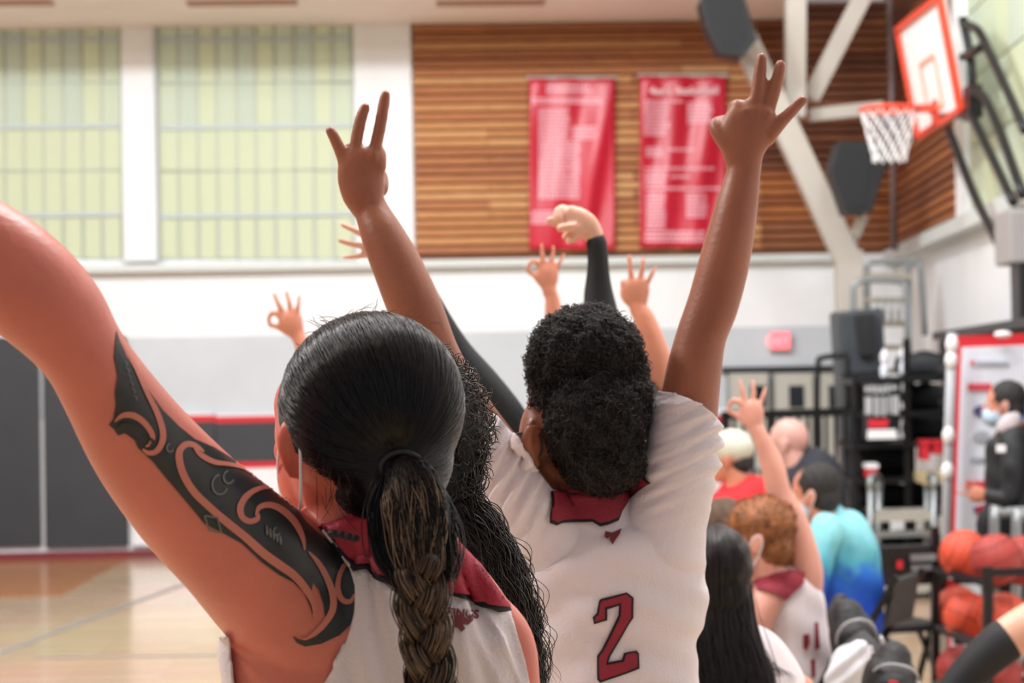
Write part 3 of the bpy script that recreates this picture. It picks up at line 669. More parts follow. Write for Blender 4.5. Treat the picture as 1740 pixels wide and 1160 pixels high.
# grey utility cart
def leg_cart():
    c = thing('utility_cart', P(1535, 1003, 17.4), 'grey tubular utility cart with two shelves and looped ends', 'cart')
    d0, d1 = 17.4, 18.0
    for x0, d in ((1480, d0), (1588, d0), (1494, d1), (1576, d1)):
        top = 812 if d == d0 else 818
        MB().pipe([P(x0, top+14, d), P(x0-2, FY(x0, d)-8, d)], .026).build('leg', M_gm, c, smooth=True)
    for x0, x1 in ((1480, 1494), (1588, 1576)):
        MB().pipe([P(x0, 830, d0), P(x0, 814, d0), P((x0+x1)/2, 808, 17.7), P(x1, 814, d1), P(x1, 830, d1)], .03, 8, 3).build('end_loop', M_gm, c, smooth=True)
    for y, nm in ((868, 'shelf'), (990, 'base_shelf')):
        a, b, e, f = P(1478, y+3, d0), P(1592, y, d0), P(1580, y-6, d1), P(1492, y-4, d1); MB().prism([a, b, e, f], -ZZ*.07).build(nm, mat('shelf_grey', (170, 168, 156), .5), c)
    MB().bar(P(1480, 908, d0), P(1590, 905, d0), .045).build('cross_rail', M_gm, c)
    for x in (1482, 1588): MB().tube([(P(x, FY(x, d0)-8, d0)+Rv*-.02, .04, .04), (P(x, FY(x, d0)-8, d0)+Rv*.02, .04, .04)], 12, 1, True).build('caster', M_blk, c, smooth=True)
leg_cart()
box_item('wood_crate', 1572, 806, 1612, 824, 17.9, mat('plywood', (188, 170, 132), .6), 'plywood board lying on the rack right of the grey cart', 'board', .5)
# ball rack and balls
M_bk = mat('rack_black_steel', (26, 24, 28), .35, metal=.3)
br_ = thing('ball_rack', P(1660, 1175, 10.9), 'black steel ball rack loaded with orange basketballs', 'rack')
def bars(name, l, w=.035, mt=M_bk, par=br_):
    for a, b in l: MB().bar(P(*a), P(*b), w).build(name, mt, par)
bars('post', [((1588, 895, 11.4), (1590, FY(1590, 11.4), 11.4)), ((1678, 962, 10.2), (1680, FY(1680, 10.2), 10.2)), ((1748, 930, 11.4), (1750, FY(1750, 11.4), 11.4)), ((1840, 965, 10.2), (1842, FY(1842, 10.2), 10.2))], .04)
bars('shelf_rail', [((1588, 968, 11.4), (1678, 990, 10.2)), ((1588, 968, 11.4), (1750, 962, 11.4)), ((1678, 972, 10.2), (1842, 968, 10.2)), ((1590, 1066, 11.4), (1680, 1100, 10.2)), ((1590, 1066, 11.4), (1750, 1060, 11.4)), ((1680, 1105, 10.2), (1842, 1100, 10.2)),
     ((1590, 1160, 11.4), (1680, 1200, 10.2)), ((1590, 1160, 11.4), (1750, 1154, 11.4)), ((1680, 1205, 10.2), (1842, 1200, 10.2)), ((1620, 985, 11), (1842, 985, 11)), ((1620, 1088, 11), (1842, 1088, 11)), ((1620, 1185, 11), (1842, 1185, 11))])
M_ball = mat('basketball_orange', (214, 78, 50), .45, var=.12, vscale=20, bump=.3, bscale=300); M_ball2 = mat('basketball_brown', (168, 58, 52), .5, var=.12, vscale=20, bump=.3, bscale=300)
M_seam = mat('ball_seam', (96, 36, 28), .6)
def ball(x, y, d, mt, label, rot):
    c = P(x, y, d); r = .121
    b = MB().ell(c, (r, r, r), nu=32, nv=20).build('basketball', mt, None, smooth=True); tag(b, label, 'ball', 'basketballs on the rack')
    e = Matrix.Rotation(rot, 3, 'Y') @ Matrix.Rotation(rot*1.7, 3, 'X'); sm = MB()
    for k in range(4):
        pts = []
        for t in LS(0, 2*PI, 41):
            if k == 0: v = Vector((math.cos(t), math.sin(t), 0))
            elif k == 1: v = Vector((0, math.cos(t), math.sin(t)))
            else:
                s_ = 1 if k == 2 else -1; v = Vector((s_*.62, math.cos(t)*.785, math.sin(t)*.785))
            pts.append(c+(e@v)*r*1.001)
        sm.pipe(pts, .0022, 5)
    sm.build('seam', M_seam, b)
    return b
ball(1638, 942, 11.0, M_ball, 'bright orange basketball at the left end of the top shelf', .4)
ball(1693, 950, 10.6, M_ball2, 'worn brown basketball on the top shelf beside the bright orange one', 1.2)
ball(1738, 952, 11.0, M_ball2, 'brown basketball on the top shelf cut by the right edge', 2.1)
ball(1626, 1036, 11.5, M_ball, 'orange basketball deepest at the left of the middle shelf', .9)
ball(1645, 1048, 11.0, M_ball, 'orange basketball in the middle of the middle shelf', 2.0)
ball(1706, 1050, 10.7, M_ball, 'orange basketball right of the front post on the middle shelf', .2)
ball(1632, 1138, 11.2, M_ball2, 'brown basketball on the bottom shelf at the left', 1.6)
ball(1694, 1150, 10.8, M_ball2, 'brown basketball on the bottom shelf behind the black sleeve', .7)
box_item('small_carton', 1608, 980, 1632, 1006, 11.55, M_redb, 'red and white carton between the two upper ball shelves', 'carton', .12, lid=M_wh)
# grey chair backs behind the ball rack at the right edge
ch = thing('tubular_chair', P(1720, 960, 11.9), 'grey tubular chair back behind the basketballs at the right edge', 'chair')
tubes('back_loop', [[(1690, FY(1690, 11.9), 11.9), (1690, 885, 11.9), (1700, 872, 11.9), (1760, 870, 11.9), (1768, 885, 11.9), (1768, FY(1768, 11.9), 11.9)], [(1728, FY(1728, 11.6), 11.6), (1728, 890, 11.6), (1738, 877, 11.6), (1800, 875, 11.6), (1808, 890, 11.6), (1808, FY(1808, 11.6), 11.6)]], .028, M_gm, ch, 3)
MB().box(P(1745, 985, 11.8), (.5, .3, .05)).build('seat', M_blk, ch)
# folding chairs
def folding_chair(loc, rz, label, group='black folding chairs of the team bench', seatz=.45):
    t = thing('folding_chair', (0, 0, 0), label, 'chair', group)
    M = mat('chair_black_steel', (22, 22, 24), .4, metal=.3); Mp = mat('chair_black_pad', (30, 30, 33), .6)
    MB().box((0, 0, seatz-.02), (.42, .40, .04)).build('seat', Mp, t, bevel=.012)
    b = MB(); n = 9
    b.prism([(-.2, -.225, seatz+.20), (.2, -.225, seatz+.20), (.2, -.26, seatz+.40), (-.2, -.26, seatz+.40)], (0, .03, .006)).build('backrest', Mp, t, bevel=.008)
    for s in (-1, 1):
        MB().bar((s*.215, -.27, seatz+.42), (s*.215, .22, .01), .025, .025, Vector((1, 0, 0))).build('leg', M, t)
        MB().bar((s*.195, .14, seatz-.02), (s*.195, -.26, .01), .022, .022, Vector((1, 0, 0))).build('leg', M, t)
    MB().bar((-.2, -.22, .1), (.2, -.22, .1), .018, .018, ZZ).build('stretcher', M, t); MB().bar((-.2, .18, .08), (.2, .18, .08), .018, .018, ZZ).build('stretcher', M, t)
    t.location = loc; t.rotation_euler = (0, 0, rz); return t
def ground(x, y, d, dx=0.): q = P(x, y, d); return Vector((q.x+dx, q.y, 0))
ec = folding_chair(ground(1516, 1000, 11.6), .3, 'empty black folding chair right of the man in the teal hoodie')
def chair_mark(t):
    for (x, z, w, h, mt) in ((-.09, .76, .03, .04, M_redb), (.04, .79, .14, .035, M_gm), (.03, .74, .11, .03, M_gm)):
        o = MB().box((x, -.268, z), (w, .01, h)).build('backrest_mark', mt, t); o.matrix_parent_inverse = Matrix.Identity(4)
chair_mark(ec)
# backpacks and bags in the bottom right
def backpack(x, y, w, h, d, mts, label, tilt=0., emb=None):
    b = thing('backpack', P(x, y+h/2, d), label, 'bag', 'dark team backpacks by the bench')
    s_ = d/FPX; up = (Uv*math.cos(tilt)+Rv*math.sin(tilt)); rt_ = (Rv*math.cos(tilt)-Uv*math.sin(tilt))
    q = lambda u, v, o=0.: P(x, y, d)+rt_*u*s_+up*v*s_+Fv*o
    st_ = [(q(0, -h*.5), w*.46*s_, .09), (q(0, -h*.2), w*.5*s_, .12), (q(0, h*.2), w*.47*s_, .11), (q(0, h*.42), w*.34*s_, .07)]
    MB().tube(st_, 22, 5).build('body', mts[0], b, smooth=True)
    MB().tube([(q(0, -h*.42, -.09), w*.36*s_, .05), (q(0, -h*.1, -.1), w*.38*s_, .05), (q(0, h*.1, -.08), w*.28*s_, .035)], 18, 4).build('front_pocket', mts[1], b, smooth=True)
    MB().pipe([q(-w*.16, h*.44), q(-w*.12, h*.6, -.01), q(w*.12, h*.6, -.01), q(w*.16, h*.44)], .012, 8, 4).build('grab_handle', M_black, b, smooth=True)
    arc = [q(w*.40*math.cos(t), h*.12+h*.30*math.sin(t), -.075-.045*math.sin(t)) for t in LS(-.2, PI+.2, 15)]
    MB().pipe(arc, .0045, 6).build('piping', mat('pale_piping', (170, 172, 178), .4), b, smooth=True)
    MB().ell(q(w*.44, -h*.1, -.07), (.012, .01, .03)).build('zip_pull', mat('silver_pull', (200, 200, 204), .25, metal=.8), b, smooth=True)
    if emb:
        MB().box(q(-w*.12, -h*.05, -.155), (w*.16*s_, .012, h*.26*s_), (rt_, Fv, up)).build('red_emblem', M_redb, b, bevel=.003)
        MB().box(q(w*.10, -h*.05, -.155), (w*.2*s_, .012, h*.12*s_), (rt_, Fv, up)).build('white_emblem', M_wh, b, bevel=.003)
    return b
M_bp = mat('backpack_black', (26, 27, 30), .6, var=.25, vscale=12, bump=.3, bscale=60); M_bp2 = mat('backpack_charcoal', (72, 72, 76), .7, var=.2, vscale=12)
# ================================================================== PEOPLE
def skin(name, c, dk=.12): return mat(name, c, .43, .5, var=dk, vscale=9, bump=.08, bscale=140, sss=.25)
SK_tan = skin('skin_warm_tan', (204, 116, 99)); SK_br = skin('skin_brown', (152, 92, 66)); SK_lt = skin('skin_light', (226, 176, 152)); SK_md = skin('skin_medium', (206, 138, 112)); SK_pk = skin('skin_pink', (220, 160, 142))
M_jw = mat('white_jersey_knit', (226, 217, 221), .75, var=.03, vscale=5, bump=.25, bscale=260, sheen=.2); M_mar = mat('maroon_knit', (136, 26, 46), .7, var=.12, vscale=14, bump=.25, bscale=260)
M_mar2 = mat('crimson_knit', (160, 30, 52), .65, var=.12, vscale=10, bump=.25, bscale=260); M_bord = mat('black_trim_knit', (30, 16, 24), .7); M_blks = mat('black_sleeve_knit', (20, 24, 28), .7, var=.15, vscale=20)
M_mask = mat('mask_white', (226, 230, 238), .7); M_maskb = mat('mask_pale_blue', (176, 202, 222), .7); M_shorts = mat('white_shorts', (222, 218, 218), .8); M_shoe = mat('shoe_white', (226, 226, 228), .5); M_pants = mat('black_trousers', (24, 25, 30), .75)
M_eye = mat('eye_white', (236, 232, 228), .25); M_iris = mat('eye_dark', (50, 34, 26), .25)
def head_mesh(mb, c, f, s=1., neck=None):
    """cranium, jaw, nose, lips, ears about centre c, facing f"""
    f = Vector(f).normalized(); z = Vector((0, 0, 1)); z = (z-f*f.dot(z)).normalized(); sd = f.cross(z); ax = (sd, f, z)
    q = lambda a, b, d: c+(sd*a+f*b+z*d)*s; R_ = lambda *r: tuple(v*s for v in r)
    mb.ell(q(0, -.005, .025), R_(.076, .096, .092), ax); mb.ell(q(0, .03, -.045), R_(.06, .062, .078), ax); mb.ell(q(0, .062, -.098), R_(.03, .03, .024), ax)
    mb.ell(q(0, .078, .018), R_(.05, .02, .014), ax); mb.ell(q(.034, .062, -.03), R_(.025, .024, .022), ax); mb.ell(q(-.034, .062, -.03), R_(.025, .024, .022), ax)
    mb.tube([(q(0, .088, .012), .009*s, .009*s), (q(0, .104, -.012), .011*s, .011*s), (q(0, .112, -.03), .015*s, .013*s), (q(0, .098, -.038), .014*s, .01*s)], 10, 3)
    mb.ell(q(0, .09, -.062), R_(.024, .013, .007), ax); mb.ell(q(0, .088, -.074), R_(.021, .013, .008), ax)
    for e in (-1, 1):
        mb.ell(q(e*.079, -.008, -.012), R_(.009, .02, .031), ax); mb.ell(q(e*.082, -.016, -.004), R_(.008, .014, .024), ax)
    if neck is not None: mb.tube([(q(0, -.02, -.03), .052*s, .055*s), (q(0, -.03, -.11), .052*s, .055*s), (neck, .058*s, .058*s)], 16, 4)
    return ax
def eyes(c, f, s, par):
    f = Vector(f).normalized(); z = Vector((0, 0, 1)); sd = f.cross(z)
    for e in (-1, 1):
        MB().ell(c+(sd*.032*e+f*.079+z*.002)*s, (.014*s, .012*s, .0095*s), (sd, f, z), 12, 8).ell(c+(sd*.032*e+f*.088+z*.002)*s, (.006*s, .004*s, .006*s), (sd, f, z), 10, 6).build('eye', M_iris if e > 9 else M_eye, par, smooth=True)
        MB().ell(c+(sd*.032*e+f*.0905+z*.002)*s, (.006*s, .003*s, .006*s), (sd, f, z), 10, 6).build('iris', M_iris, par, smooth=True)
def mask(c, f, s, par, mt=M_mask, loops=True):
    f = Vector(f).normalized(); z = Vector((0, 0, 1)); sd = f.cross(z); ax = (sd, f, z)
    mb = MB(); mb.ell(c+(f*.05-z*.066)*s, (.068*s, .07*s, .056*s), ax); mb.ell(c+(f*.098-z*.04)*s, (.02*s, .024*s, .026*s), ax)
    m = mb.remesh('face_mask', mt, par, .006, 2)
    if loops:
        for e in (-1, 1):
            MB().pipe([c+(sd*e*.06+f*.06-z*.05)*s, c+(sd*e*.083+f*.02-z*.02)*s, c+(sd*e*.09-f*.012+z*.012)*s, c+(sd*e*.09-f*.028-z*.012)*s, c+(sd*e*.08-f*.0-z*.07)*s, c+(sd*e*.06+f*.05-z*.095)*s], .0016, 6, 4).build('ear_loop', M_mask, m, smooth=True)
    return m
def cap_hair(mb, c, f, s=1., back=1.):
    f = Vector(f).normalized(); z = Vector((0, 0, 1)); sd = f.cross(z); ax = (sd, f, z)
    mb.ell(c+(-f*.018+z*.036)*s, (.086*s, .10*s, .093*s), ax); mb.ell(c+(-f*.05-z*.03)*s, (.073*s, .062*s, .07*s), ax)
def hand(mb, wx, wy, ang, L, d, side=-1, pose='ok', tilt=0., dd=0.):
    """hand at a wrist; ang = direction of the fingers in degrees from straight up, L = wrist to middle tip in frame pixels; side -1: thumb to the left"""
    s_ = d/FPX*L; up = Uv*math.cos(ang)+Rv*math.sin(ang); rt_ = (Rv*math.cos(ang)-Uv*math.sin(ang))*side; nn = -Fv
    up = (up*math.cos(tilt)+nn*math.sin(tilt)).normalized(); nn = rt_.cross(up)*1.
    if nn.dot(Fv) > 0: nn = -nn
    w = P(wx, wy, d+dd); q = lambda a, b, c=0.: w+(rt_*a+up*b+nn*c)*s_
    def T(l, seg=12): mb.tube([(q(*p[:3]), p[3]*s_*1.13, (p[4] if len(p) > 4 else p[3])*s_*1.13) for p in l], seg, 4)
    T([(0, -.08, 0, .135, .10), (0, .06, 0, .15, .10), (.0, .22, 0, .20, .105), (.01, .36, 0, .225, .095), (.02, .46, 0, .21, .08)], 20)
    T([(.07, .40, 0, .055), (.09, .62, .0, .053), (.10, .80, -.0, .047), (.10, .99, -.02, .038)])
    T([(-.04, .40, 0, .053), (-.09, .60, 0, .05), (-.13, .76, 0, .045), (-.15, .93, -.02, .036)])
    T([(-.14, .36, 0, .05), (-.25, .54, 0, .045), (-.31, .64, 0, .04), (-.37, .75, -.02, .033)])
    if pose == 'ok':
        T([(.15, .40, 0, .055), (.22, .60, .0, .052), (.34, .64, -.03, .046), (.43, .52, -.05, .042), (.44, .46, -.05, .036)])
        T([(.10, .08, 0, .075), (.20, .20, -.02, .07), (.30, .32, -.04, .055), (.40, .40, -.05, .046), (.46, .44, -.05, .038)])
    else:
        T([(.16, .42, 0, .055), (.24, .52, -.06, .052), (.24, .42, -.14, .046), (.2, .34, -.14, .04)])
        T([(.10, .08, 0, .075), (.22, .2, -.05, .065), (.26, .33, -.12, .052), (.2, .40, -.15, .042)])
def legs_stand(mb, x, y, hipz, sx, mt_mb=None, rad=.085):
    for e in (-1, 1):
        X = x+e*.10; mb.tube([(Vector((X, y, hipz)), rad, rad), (Vector((X, y+.01, hipz*.55)), rad*.72, rad*.75), (Vector((X, y+.03, hipz*.5)), rad*.62, rad*.65), (Vector((X, y-.02, hipz*.35)), rad*.62, rad*.66), (Vector((X, y, .09)), .038, .04)], 14, 4)
        mb.ell(Vector((X, y+.04, .05)), (.042, .12, .04), (Vector((1, 0, 0)), Vector((0, 1, 0)), ZZ))
def shoes(x, y, par, f=Vector((0, 1, 0)), sep=.1, mt=None):
    sd = Vector((f.y, -f.x, 0))
    for e in (-1, 1):
        c = Vector((x, y, 0))+sd*e*sep
        MB().ell(c+f*.03+ZZ*.05, (.052, .15, .055), (sd, f, ZZ)).box(c+f*.03+ZZ*.013, (.095, .28, .026), (sd, f, ZZ)).build('shoe', mt or M_shoe, par, smooth=False)
def legs_sit(x, y, f, par_mb, seat=.47, rad=.08, spread=.11):
    f = Vector(f).normalized(); sd = Vector((f.y, -f.x, 0)); ft = []
    for e in (-1, 1):
        h = Vector((x, y, seat+.07))+sd*e*spread*.8; k = h+f*.42+sd*e*spread*.5; k.z = seat+.06; a = k+f*.03; a.z = .1
        par_mb.tube([(h, rad, rad), (h.lerp(k, .5), rad*.85, rad*.85), (k, rad*.66, rad*.66), (k.lerp(a, .12), rad*.66, rad*.66), (k.lerp(a, .4), rad*.62, rad*.62), (a, .045, .045)], 14, 4); ft.append(a)
    return ft
# ------------------------------------------------------------------ woman with the tattooed arm
D1 = 2.35
p1 = thing('person', (P(640, 1000, D1).x, P(640, 1000, D1).y, 0), 'woman from behind with tattooed left arm raised out of frame and low dark braid', 'person')
b = MB()
arm1 = [(-420, 60, 46, -.22), (-330, 130, 58, -.22), (-200, 250, 80, -.22), (-110, 372, 90, -.22), (15, 462, 95, -.21), (90, 530, 88, -.2), (140, 598, 74, -.19), (176, 655, 77, -.17), (243, 757, 92, -.13), (322, 850, 103, -.09), (402, 925, 112, -.05), (480, 1000, 124, 0), (560, 1070, 130, .02)]
b.tube(St(arm1, D1), 28, 6)
# hand at the end of the raised arm (outside the frame)
hand(b, -425, 55, -.85, 300, D1-.22, 1)
tor = [(640, 900, 80, .02, .8), (660, 950, 132, .02, .7), (650, 1000, 190, .02, .6), (640, 1060, 245, .02, .5), (640, 1120, 262, .02, .46), (640, 1250, 255, .02, .46), (645, 1480, 215, .02, .5), (645, 1700, 235, .02, .5), (645, 1900, 225, .02, .55)]
b.tube(St(tor, D1), 36, 6)
b.tube(St([(680, 885, 36, .02), (745, 943, 36, .015), (797, 986, 34, .012), (846, 1044, 27, .012), (856, 1100, 26, .01)], D1), 18, 5)
b.tube(St([(815, 1045, 52, .02), (858, 1090, 50, .02), (870, 1180, 50, .02), (892, 1420, 46, .0), (880, 1700, 38, -.06), (870, 1900, 30, -.1)], D1), 18, 5)
hand(b, 868, 1905, PI, 260, D1-.1, -1)
b.tube(St([(612, 760, 85, .02), (610, 850, 84, .015), (625, 920, 95, .02)], D1, .85), 26, 4)        # neck
b.ell(P(612, 700, D1+.01), (.086, .10, .098)); b.ell(P(566, 765, D1+.03), (.048, .066, .075)); b.ell(P(524, 752, D1+.07), (.034, .05, .075)); b.ell(P(542, 800, D1+.055), (.045, .05, .055))
b.ell(P(512, 735, D1+.05), (.028, .05, .05)); b.ell(P(520, 690, D1+.05), (.034, .05, .04))
b.ell(P(483, 765, D1+.10), (.012, .015, .016)) # nose side, hidden
b.tube([(P(496, 806, D1-.02), .006, .006), (P(489, 786, D1-.034), .0075, .006), (P(483, 760, D1-.044), .008, .006), (P(485, 734, D1-.046), .0085, .006), (P(496, 722, D1-.04), .007, .006), (P(505, 732, D1-.03), .006, .006)], 12, 4); b.ell(P(496, 760, D1-.018), (.011, .026, .026)); b.ell(P(757, 772, D1+.0), (.010, .008, .022))
xx = p1.location.x; yy = p1.location.y; legs_stand(b, xx, yy, .92, 1)
body1 = b.remesh('body', SK_tan, p1, .0042, 5)
shoes(xx, yy, p1)
def fold1(x, y, co, no):
    k = .003*np.sin((x-.35*y)*.11+2*np.sin(y*.012)) * np.clip((y-930)/80, 0, 1)
    k += .005*np.exp(-((x-770-(y-1000)*.45)/9)**2) + .005*np.exp(-((x-812-(y-1020)*.5)/8)**2)+.005*np.exp(-((x-620-(y-970)*.05)/7)**2)*np.clip((1120-y)/150, 0, 1)+.0045*np.exp(-((x-645-(y-970)*.1)/8)**2)*np.clip((1150-y)/150, 0, 1)
    return k+.001*np.sin(co[:, 2]*70+co[:, 0]*50)
jpoly = [(548, 899), (572, 926), (592, 958), (603, 995), (602, 1040), (590, 1085), (566, 1135), (545, 1170), (500, 1230), (430, 1240), (396, 1170), (386, 1085), (300, 1085), (300, 1840), (780, 1840), (960, 1840), (880, 1500), (906, 1250), (901, 1165), (892, 1120), (880, 1080), (868, 1038), (815, 962), (770, 918), (690, 862), (600, 880)]
jer1 = garment('jersey', body1, jpoly, M_jw, p1, .004, fold1)
sh_ = MB()
sh_.tube(St([(645, 1780, 250, .02, .56), (645, 1950, 258, .02, .6)], D1), 30, 3)
for e in (-1, 1): sh_.tube([(Vector((xx+e*.10, yy, .92)), .12, .12), (Vector((xx+e*.11, yy, .55)), .12, .12)], 20, 3)
sh_.remesh('shorts', M_shorts, p1, .012, 4)
bj = bvh_of(jer1); bb = bvh_of(body1, jer1); bbo = bvh_of(body1)
decal('collar_trim', [[(538, 898), (594, 874), (690, 862), (770, 919), (816, 964), (868, 1038), (846, 1041), (826, 1034), (790, 1019), (760, 1010), (700, 1010), (655, 992), (640, 985), (620, 968), (600, 972), (575, 940)]], bb, M_bord, jer1, .0022, 6)
decal('collar_yoke', [[(541, 896), (594, 872), (690, 861), (770, 918), (815, 962), (865, 1032), (828, 1028), (792, 1012), (760, 1002), (700, 1002), (656, 982), (641, 975), (624, 960), (606, 962), (580, 932)]], bb, M_mar2, jer1, .0036, 6)
# shoulder seam ruffle
for (x, y) in ((566, 906), (578, 908), (590, 911), (602, 914)): MB().ell(P(x, y, D1-.102), (.006, .006, .004)).build('shoulder_gather', M_bord, jer1, smooth=True)
# small team mark: lettering arc end and horse head
def flat_text(name, s, px, py, size_px, ang, bvh, mt, parent, off, align='LEFT'):
    cu = bpy.data.curves.new(name, 'FONT'); cu.body = s; cu.size = size_px; cu.align_x = align; cu.resolution_u = 3; cu.offset = size_px*.035
    t = bpy.data.objects.new(name+'_t', cu); COL.objects.link(t); dg = bpy.context.evaluated_depsgraph_get(); dg.update()
    m = bpy.data.meshes.new_from_object(t.evaluated_get(dg)); bpy.data.objects.remove(t)
    ok = True
    for v in m.vertices:
        x, y = v.co.x, v.co.y; X = px+x*math.cos(ang)+y*math.sin(ang); Y = py+x*math.sin(ang)-y*math.cos(ang); dr = ray(X, Y); h = bvh.ray_cast(C0, dr.normalized())
        v.co = (h[0]-dr.normalized()*off) if h[0] is not None else P(X, Y, D1)
    m.materials.clear(); m.materials.append(mt); o = bpy.data.objects.new(name, m); COL.objects.link(o); parent_to(o, parent); return o
M_logo = mat('logo_maroon', (118, 48, 50), .6)
flat_text('team_lettering', 'TINGS', 757, 1046, 20, .07, bj, M_logo, jer1, .002)
decal('horse_head_mark', [[(766, 1046), (782, 1044), (796, 1052), (802, 1046), (803, 1054), (794, 1062), (786, 1060), (790, 1068), (784, 1074), (778, 1066), (766, 1064), (763, 1054)]], bj, M_logo, jer1, .0012, 3)
# tattoo
def c8(l): return [(160+p[0]/2.0708, 560+p[1]/2.0708, *p[2:]) for p in l]
M_ink = mat('tattoo_ink', (36, 40, 42), .42, .5, var=.3, vscale=60); M_ink2 = mat('tattoo_ink_grey', (104, 106, 102), .42, .5)
inkpoly = c8([(78, 2), (90, 40), (112, 95), (148, 150), (190, 212), (240, 282), (298, 340), (352, 384), (420, 414), (500, 462), (575, 512), (640, 562), (690, 600), (742, 672), (790, 718), (838, 755), (880, 796), (915, 850), (918, 960), (905, 1035), (862, 1075), (800, 1104), (742, 1114), (712, 1100), (697, 1076), (716, 1088), (745, 1094), (782, 1076), (806, 1052), (798, 1044), (812, 1010), (806, 965), (790, 915), (770, 888), (764, 920), (770, 965), (768, 1005), (760, 975), (738, 925), (700, 888), (650, 862), (590, 818), (520, 752), (440, 708), (388, 682), (330, 612), (262, 532), (205, 462), (172, 432), (155, 416), (142, 388), (108, 364), (84, 372), (70, 350), (52, 334), (68, 312), (76, 262), (72, 222), (82, 168), (70, 96)])
decal('tattoo', [inkpoly], bbo, M_ink, body1, .0006, 5)
M_skl = skin('skin_warm_tan_lines', (202, 120, 102))
sk = [[(100, 50, 1.5), (140, 130, 5), (180, 215, 8), (218, 290, 10), (238, 350, 11), (238, 392, 11), (218, 426, 10), (190, 432, 8), (170, 418, 4)],
      [(72, 322, 2), (100, 300, 9), (140, 302, 11), (178, 330, 10), (204, 372, 9), (196, 400, 6), (180, 410, 3)],
      [(384, 430, 3), (352, 408, 9), (320, 404, 11), (298, 428, 12), (300, 470, 13), (318, 520, 13), (352, 572, 13), (408, 626, 13), (470, 680, 14), (530, 728, 14), (590, 782, 15), (650, 826, 15), (700, 862, 14), (742, 910, 13), (770, 960, 10), (776, 1010, 6), (768, 1030, 2)],
      [(345, 408, 3), (372, 440, 9), (420, 466, 9), (470, 474, 7), (520, 486, 6), (562, 508, 7), (606, 540, 2)],
      [(575, 645, 3), (572, 665, 9), (545, 674, 10), (518, 658, 11), (512, 625, 12), (530, 590, 11), (565, 565, 9), (610, 556, 6), (660, 570, 2)],
      [(566, 655, 3), (580, 625, 9), (620, 618, 11), (665, 640, 12), (705, 680, 12), (730, 730, 9), (738, 775, 3)],
      [(752, 782, 3), (786, 820, 9), (816, 872, 11), (838, 930, 12), (838, 985, 12), (812, 1030, 11), (780, 1064, 9), (744, 1086, 4), (716, 1080, 1)],
      [(915, 806, 4), (884, 826, 8), (862, 866, 9), (856, 912, 10), (872, 950, 10), (902, 956, 8), (916, 930, 3)]]
for l in sk: decal('tattoo_skin_line', [[(p[0], p[1]) for p in stroke([(160+q[0]/2.0708, 560+q[1]/2.0708, q[2]/2.0708) for q in l], 5)]], bbo, M_skl, body1, .0012, 3.5)
dk = [[(78, 350, 3), (104, 334, 9), (138, 348, 11), (162, 376, 10), (172, 398, 4)], [(196, 380, 3), (206, 396, 6), (196, 408, 3)]]
decal('tattoo_hook', [[(p[0], p[1]) for p in stroke([(160+q[0]/2.0708, 560+q[1]/2.0708, q[2]/2.0708) for q in l], 5)] for l in dk], bbo, M_ink, body1, .0016, 3.5)
gr = []
for cx, cy, r0 in ((265, 415, 14), (440, 545, 34), (470, 520, 22), (640, 710, 14)):
    gr.append([(cx+r0*math.cos(t)*.8, cy+r0*math.sin(t), 3.) for t in LS(.4, 4.6, 9)])
dm = [(386, 652), (432, 660), (446, 712), (404, 704)]
for k in range(4): gr.append([(*dm[k], 3), (*dm[(k+1) % 4], 3)])
for k in range(5): gr.append([(604+k*12, 690+k*9, 2.5), (606+k*12, 712+k*8, 4.5), (606+k*12, 724+k*8, 2)])
for k in range(6): gr.append([(100+k*7, 110+k*24, .8), (112+k*7, 118+k*24, 1.5), (110+k*7, 130+k*24, .8)])
decal('tattoo_fine_line', [[(p[0], p[1]) for p in stroke([(160+q[0]/2.0708, 560+q[1]/2.0708, q[2]/2.0708) for q in l], 4)] for l in gr], bbo, M_ink2, body1, .0014, 3)['kind'] = 'stuff'
# hair cap, fibres, ponytail and braid
HM1 = hairmat('hair_black_brown', [(0, (8, 8, 10)), (.5, (18, 16, 18)), (.68, (72, 58, 48)), (1, (158, 132, 108))], .25, .32)
h = MB(); h.ell(P(631, 688, D1), (.0945, .104, .0965)); h.ell(P(665, 775, D1-.015), (.062, .075, .062)); h.ell(P(645, 822, D1-.01), (.048, .06, .038))
hair1 = h.remesh('hair', mat('hair_base_black', (14, 13, 14), .6, .25), p1, .004, 4)
bh = bvh_of(hair1)
tie = P(682, 795, D1-.085); hc = P(634, 700, D1)
ax = (tie-hc).normalized(); e1 = ax.cross(ZZ).normalized(); e2 = ax.cross(e1)
L_ = []; SH = []
for i in range(4600):
    ph = float(RNG.uniform(0, 2*PI)); th0 = math.radians(RNG.uniform(60, 132)); pts = []; lift = float(RNG.uniform(.0003, .0028)); dph = float(RNG.uniform(-.12, .12)); ok = True
    for t in LS(0, 1, 16):
        th = th0*(1-t)**1.0+.02; p_ = ph+dph*math.sin(PI*t)
        dr = ax*math.cos(th)+(e1*math.cos(p_)+e2*math.sin(p_))*math.sin(th)
        hh = bh.ray_cast(hc+dr*.4, -dr)
        if hh[0] is None: ok = False; break
        pts.append(hh[0]+dr*(lift*math.sin(PI*min(1, t*1.1+.05))+.0002))
    if not ok: continue
    q = px_of(pts[0]); L_.append([tuple(v) for v in pts]); SH.append(np.full(16, RNG.uniform(0, .45)**1.2))
strands('hair_fibres', L_, .0006, HM1, hair1, SH, 'stuff')
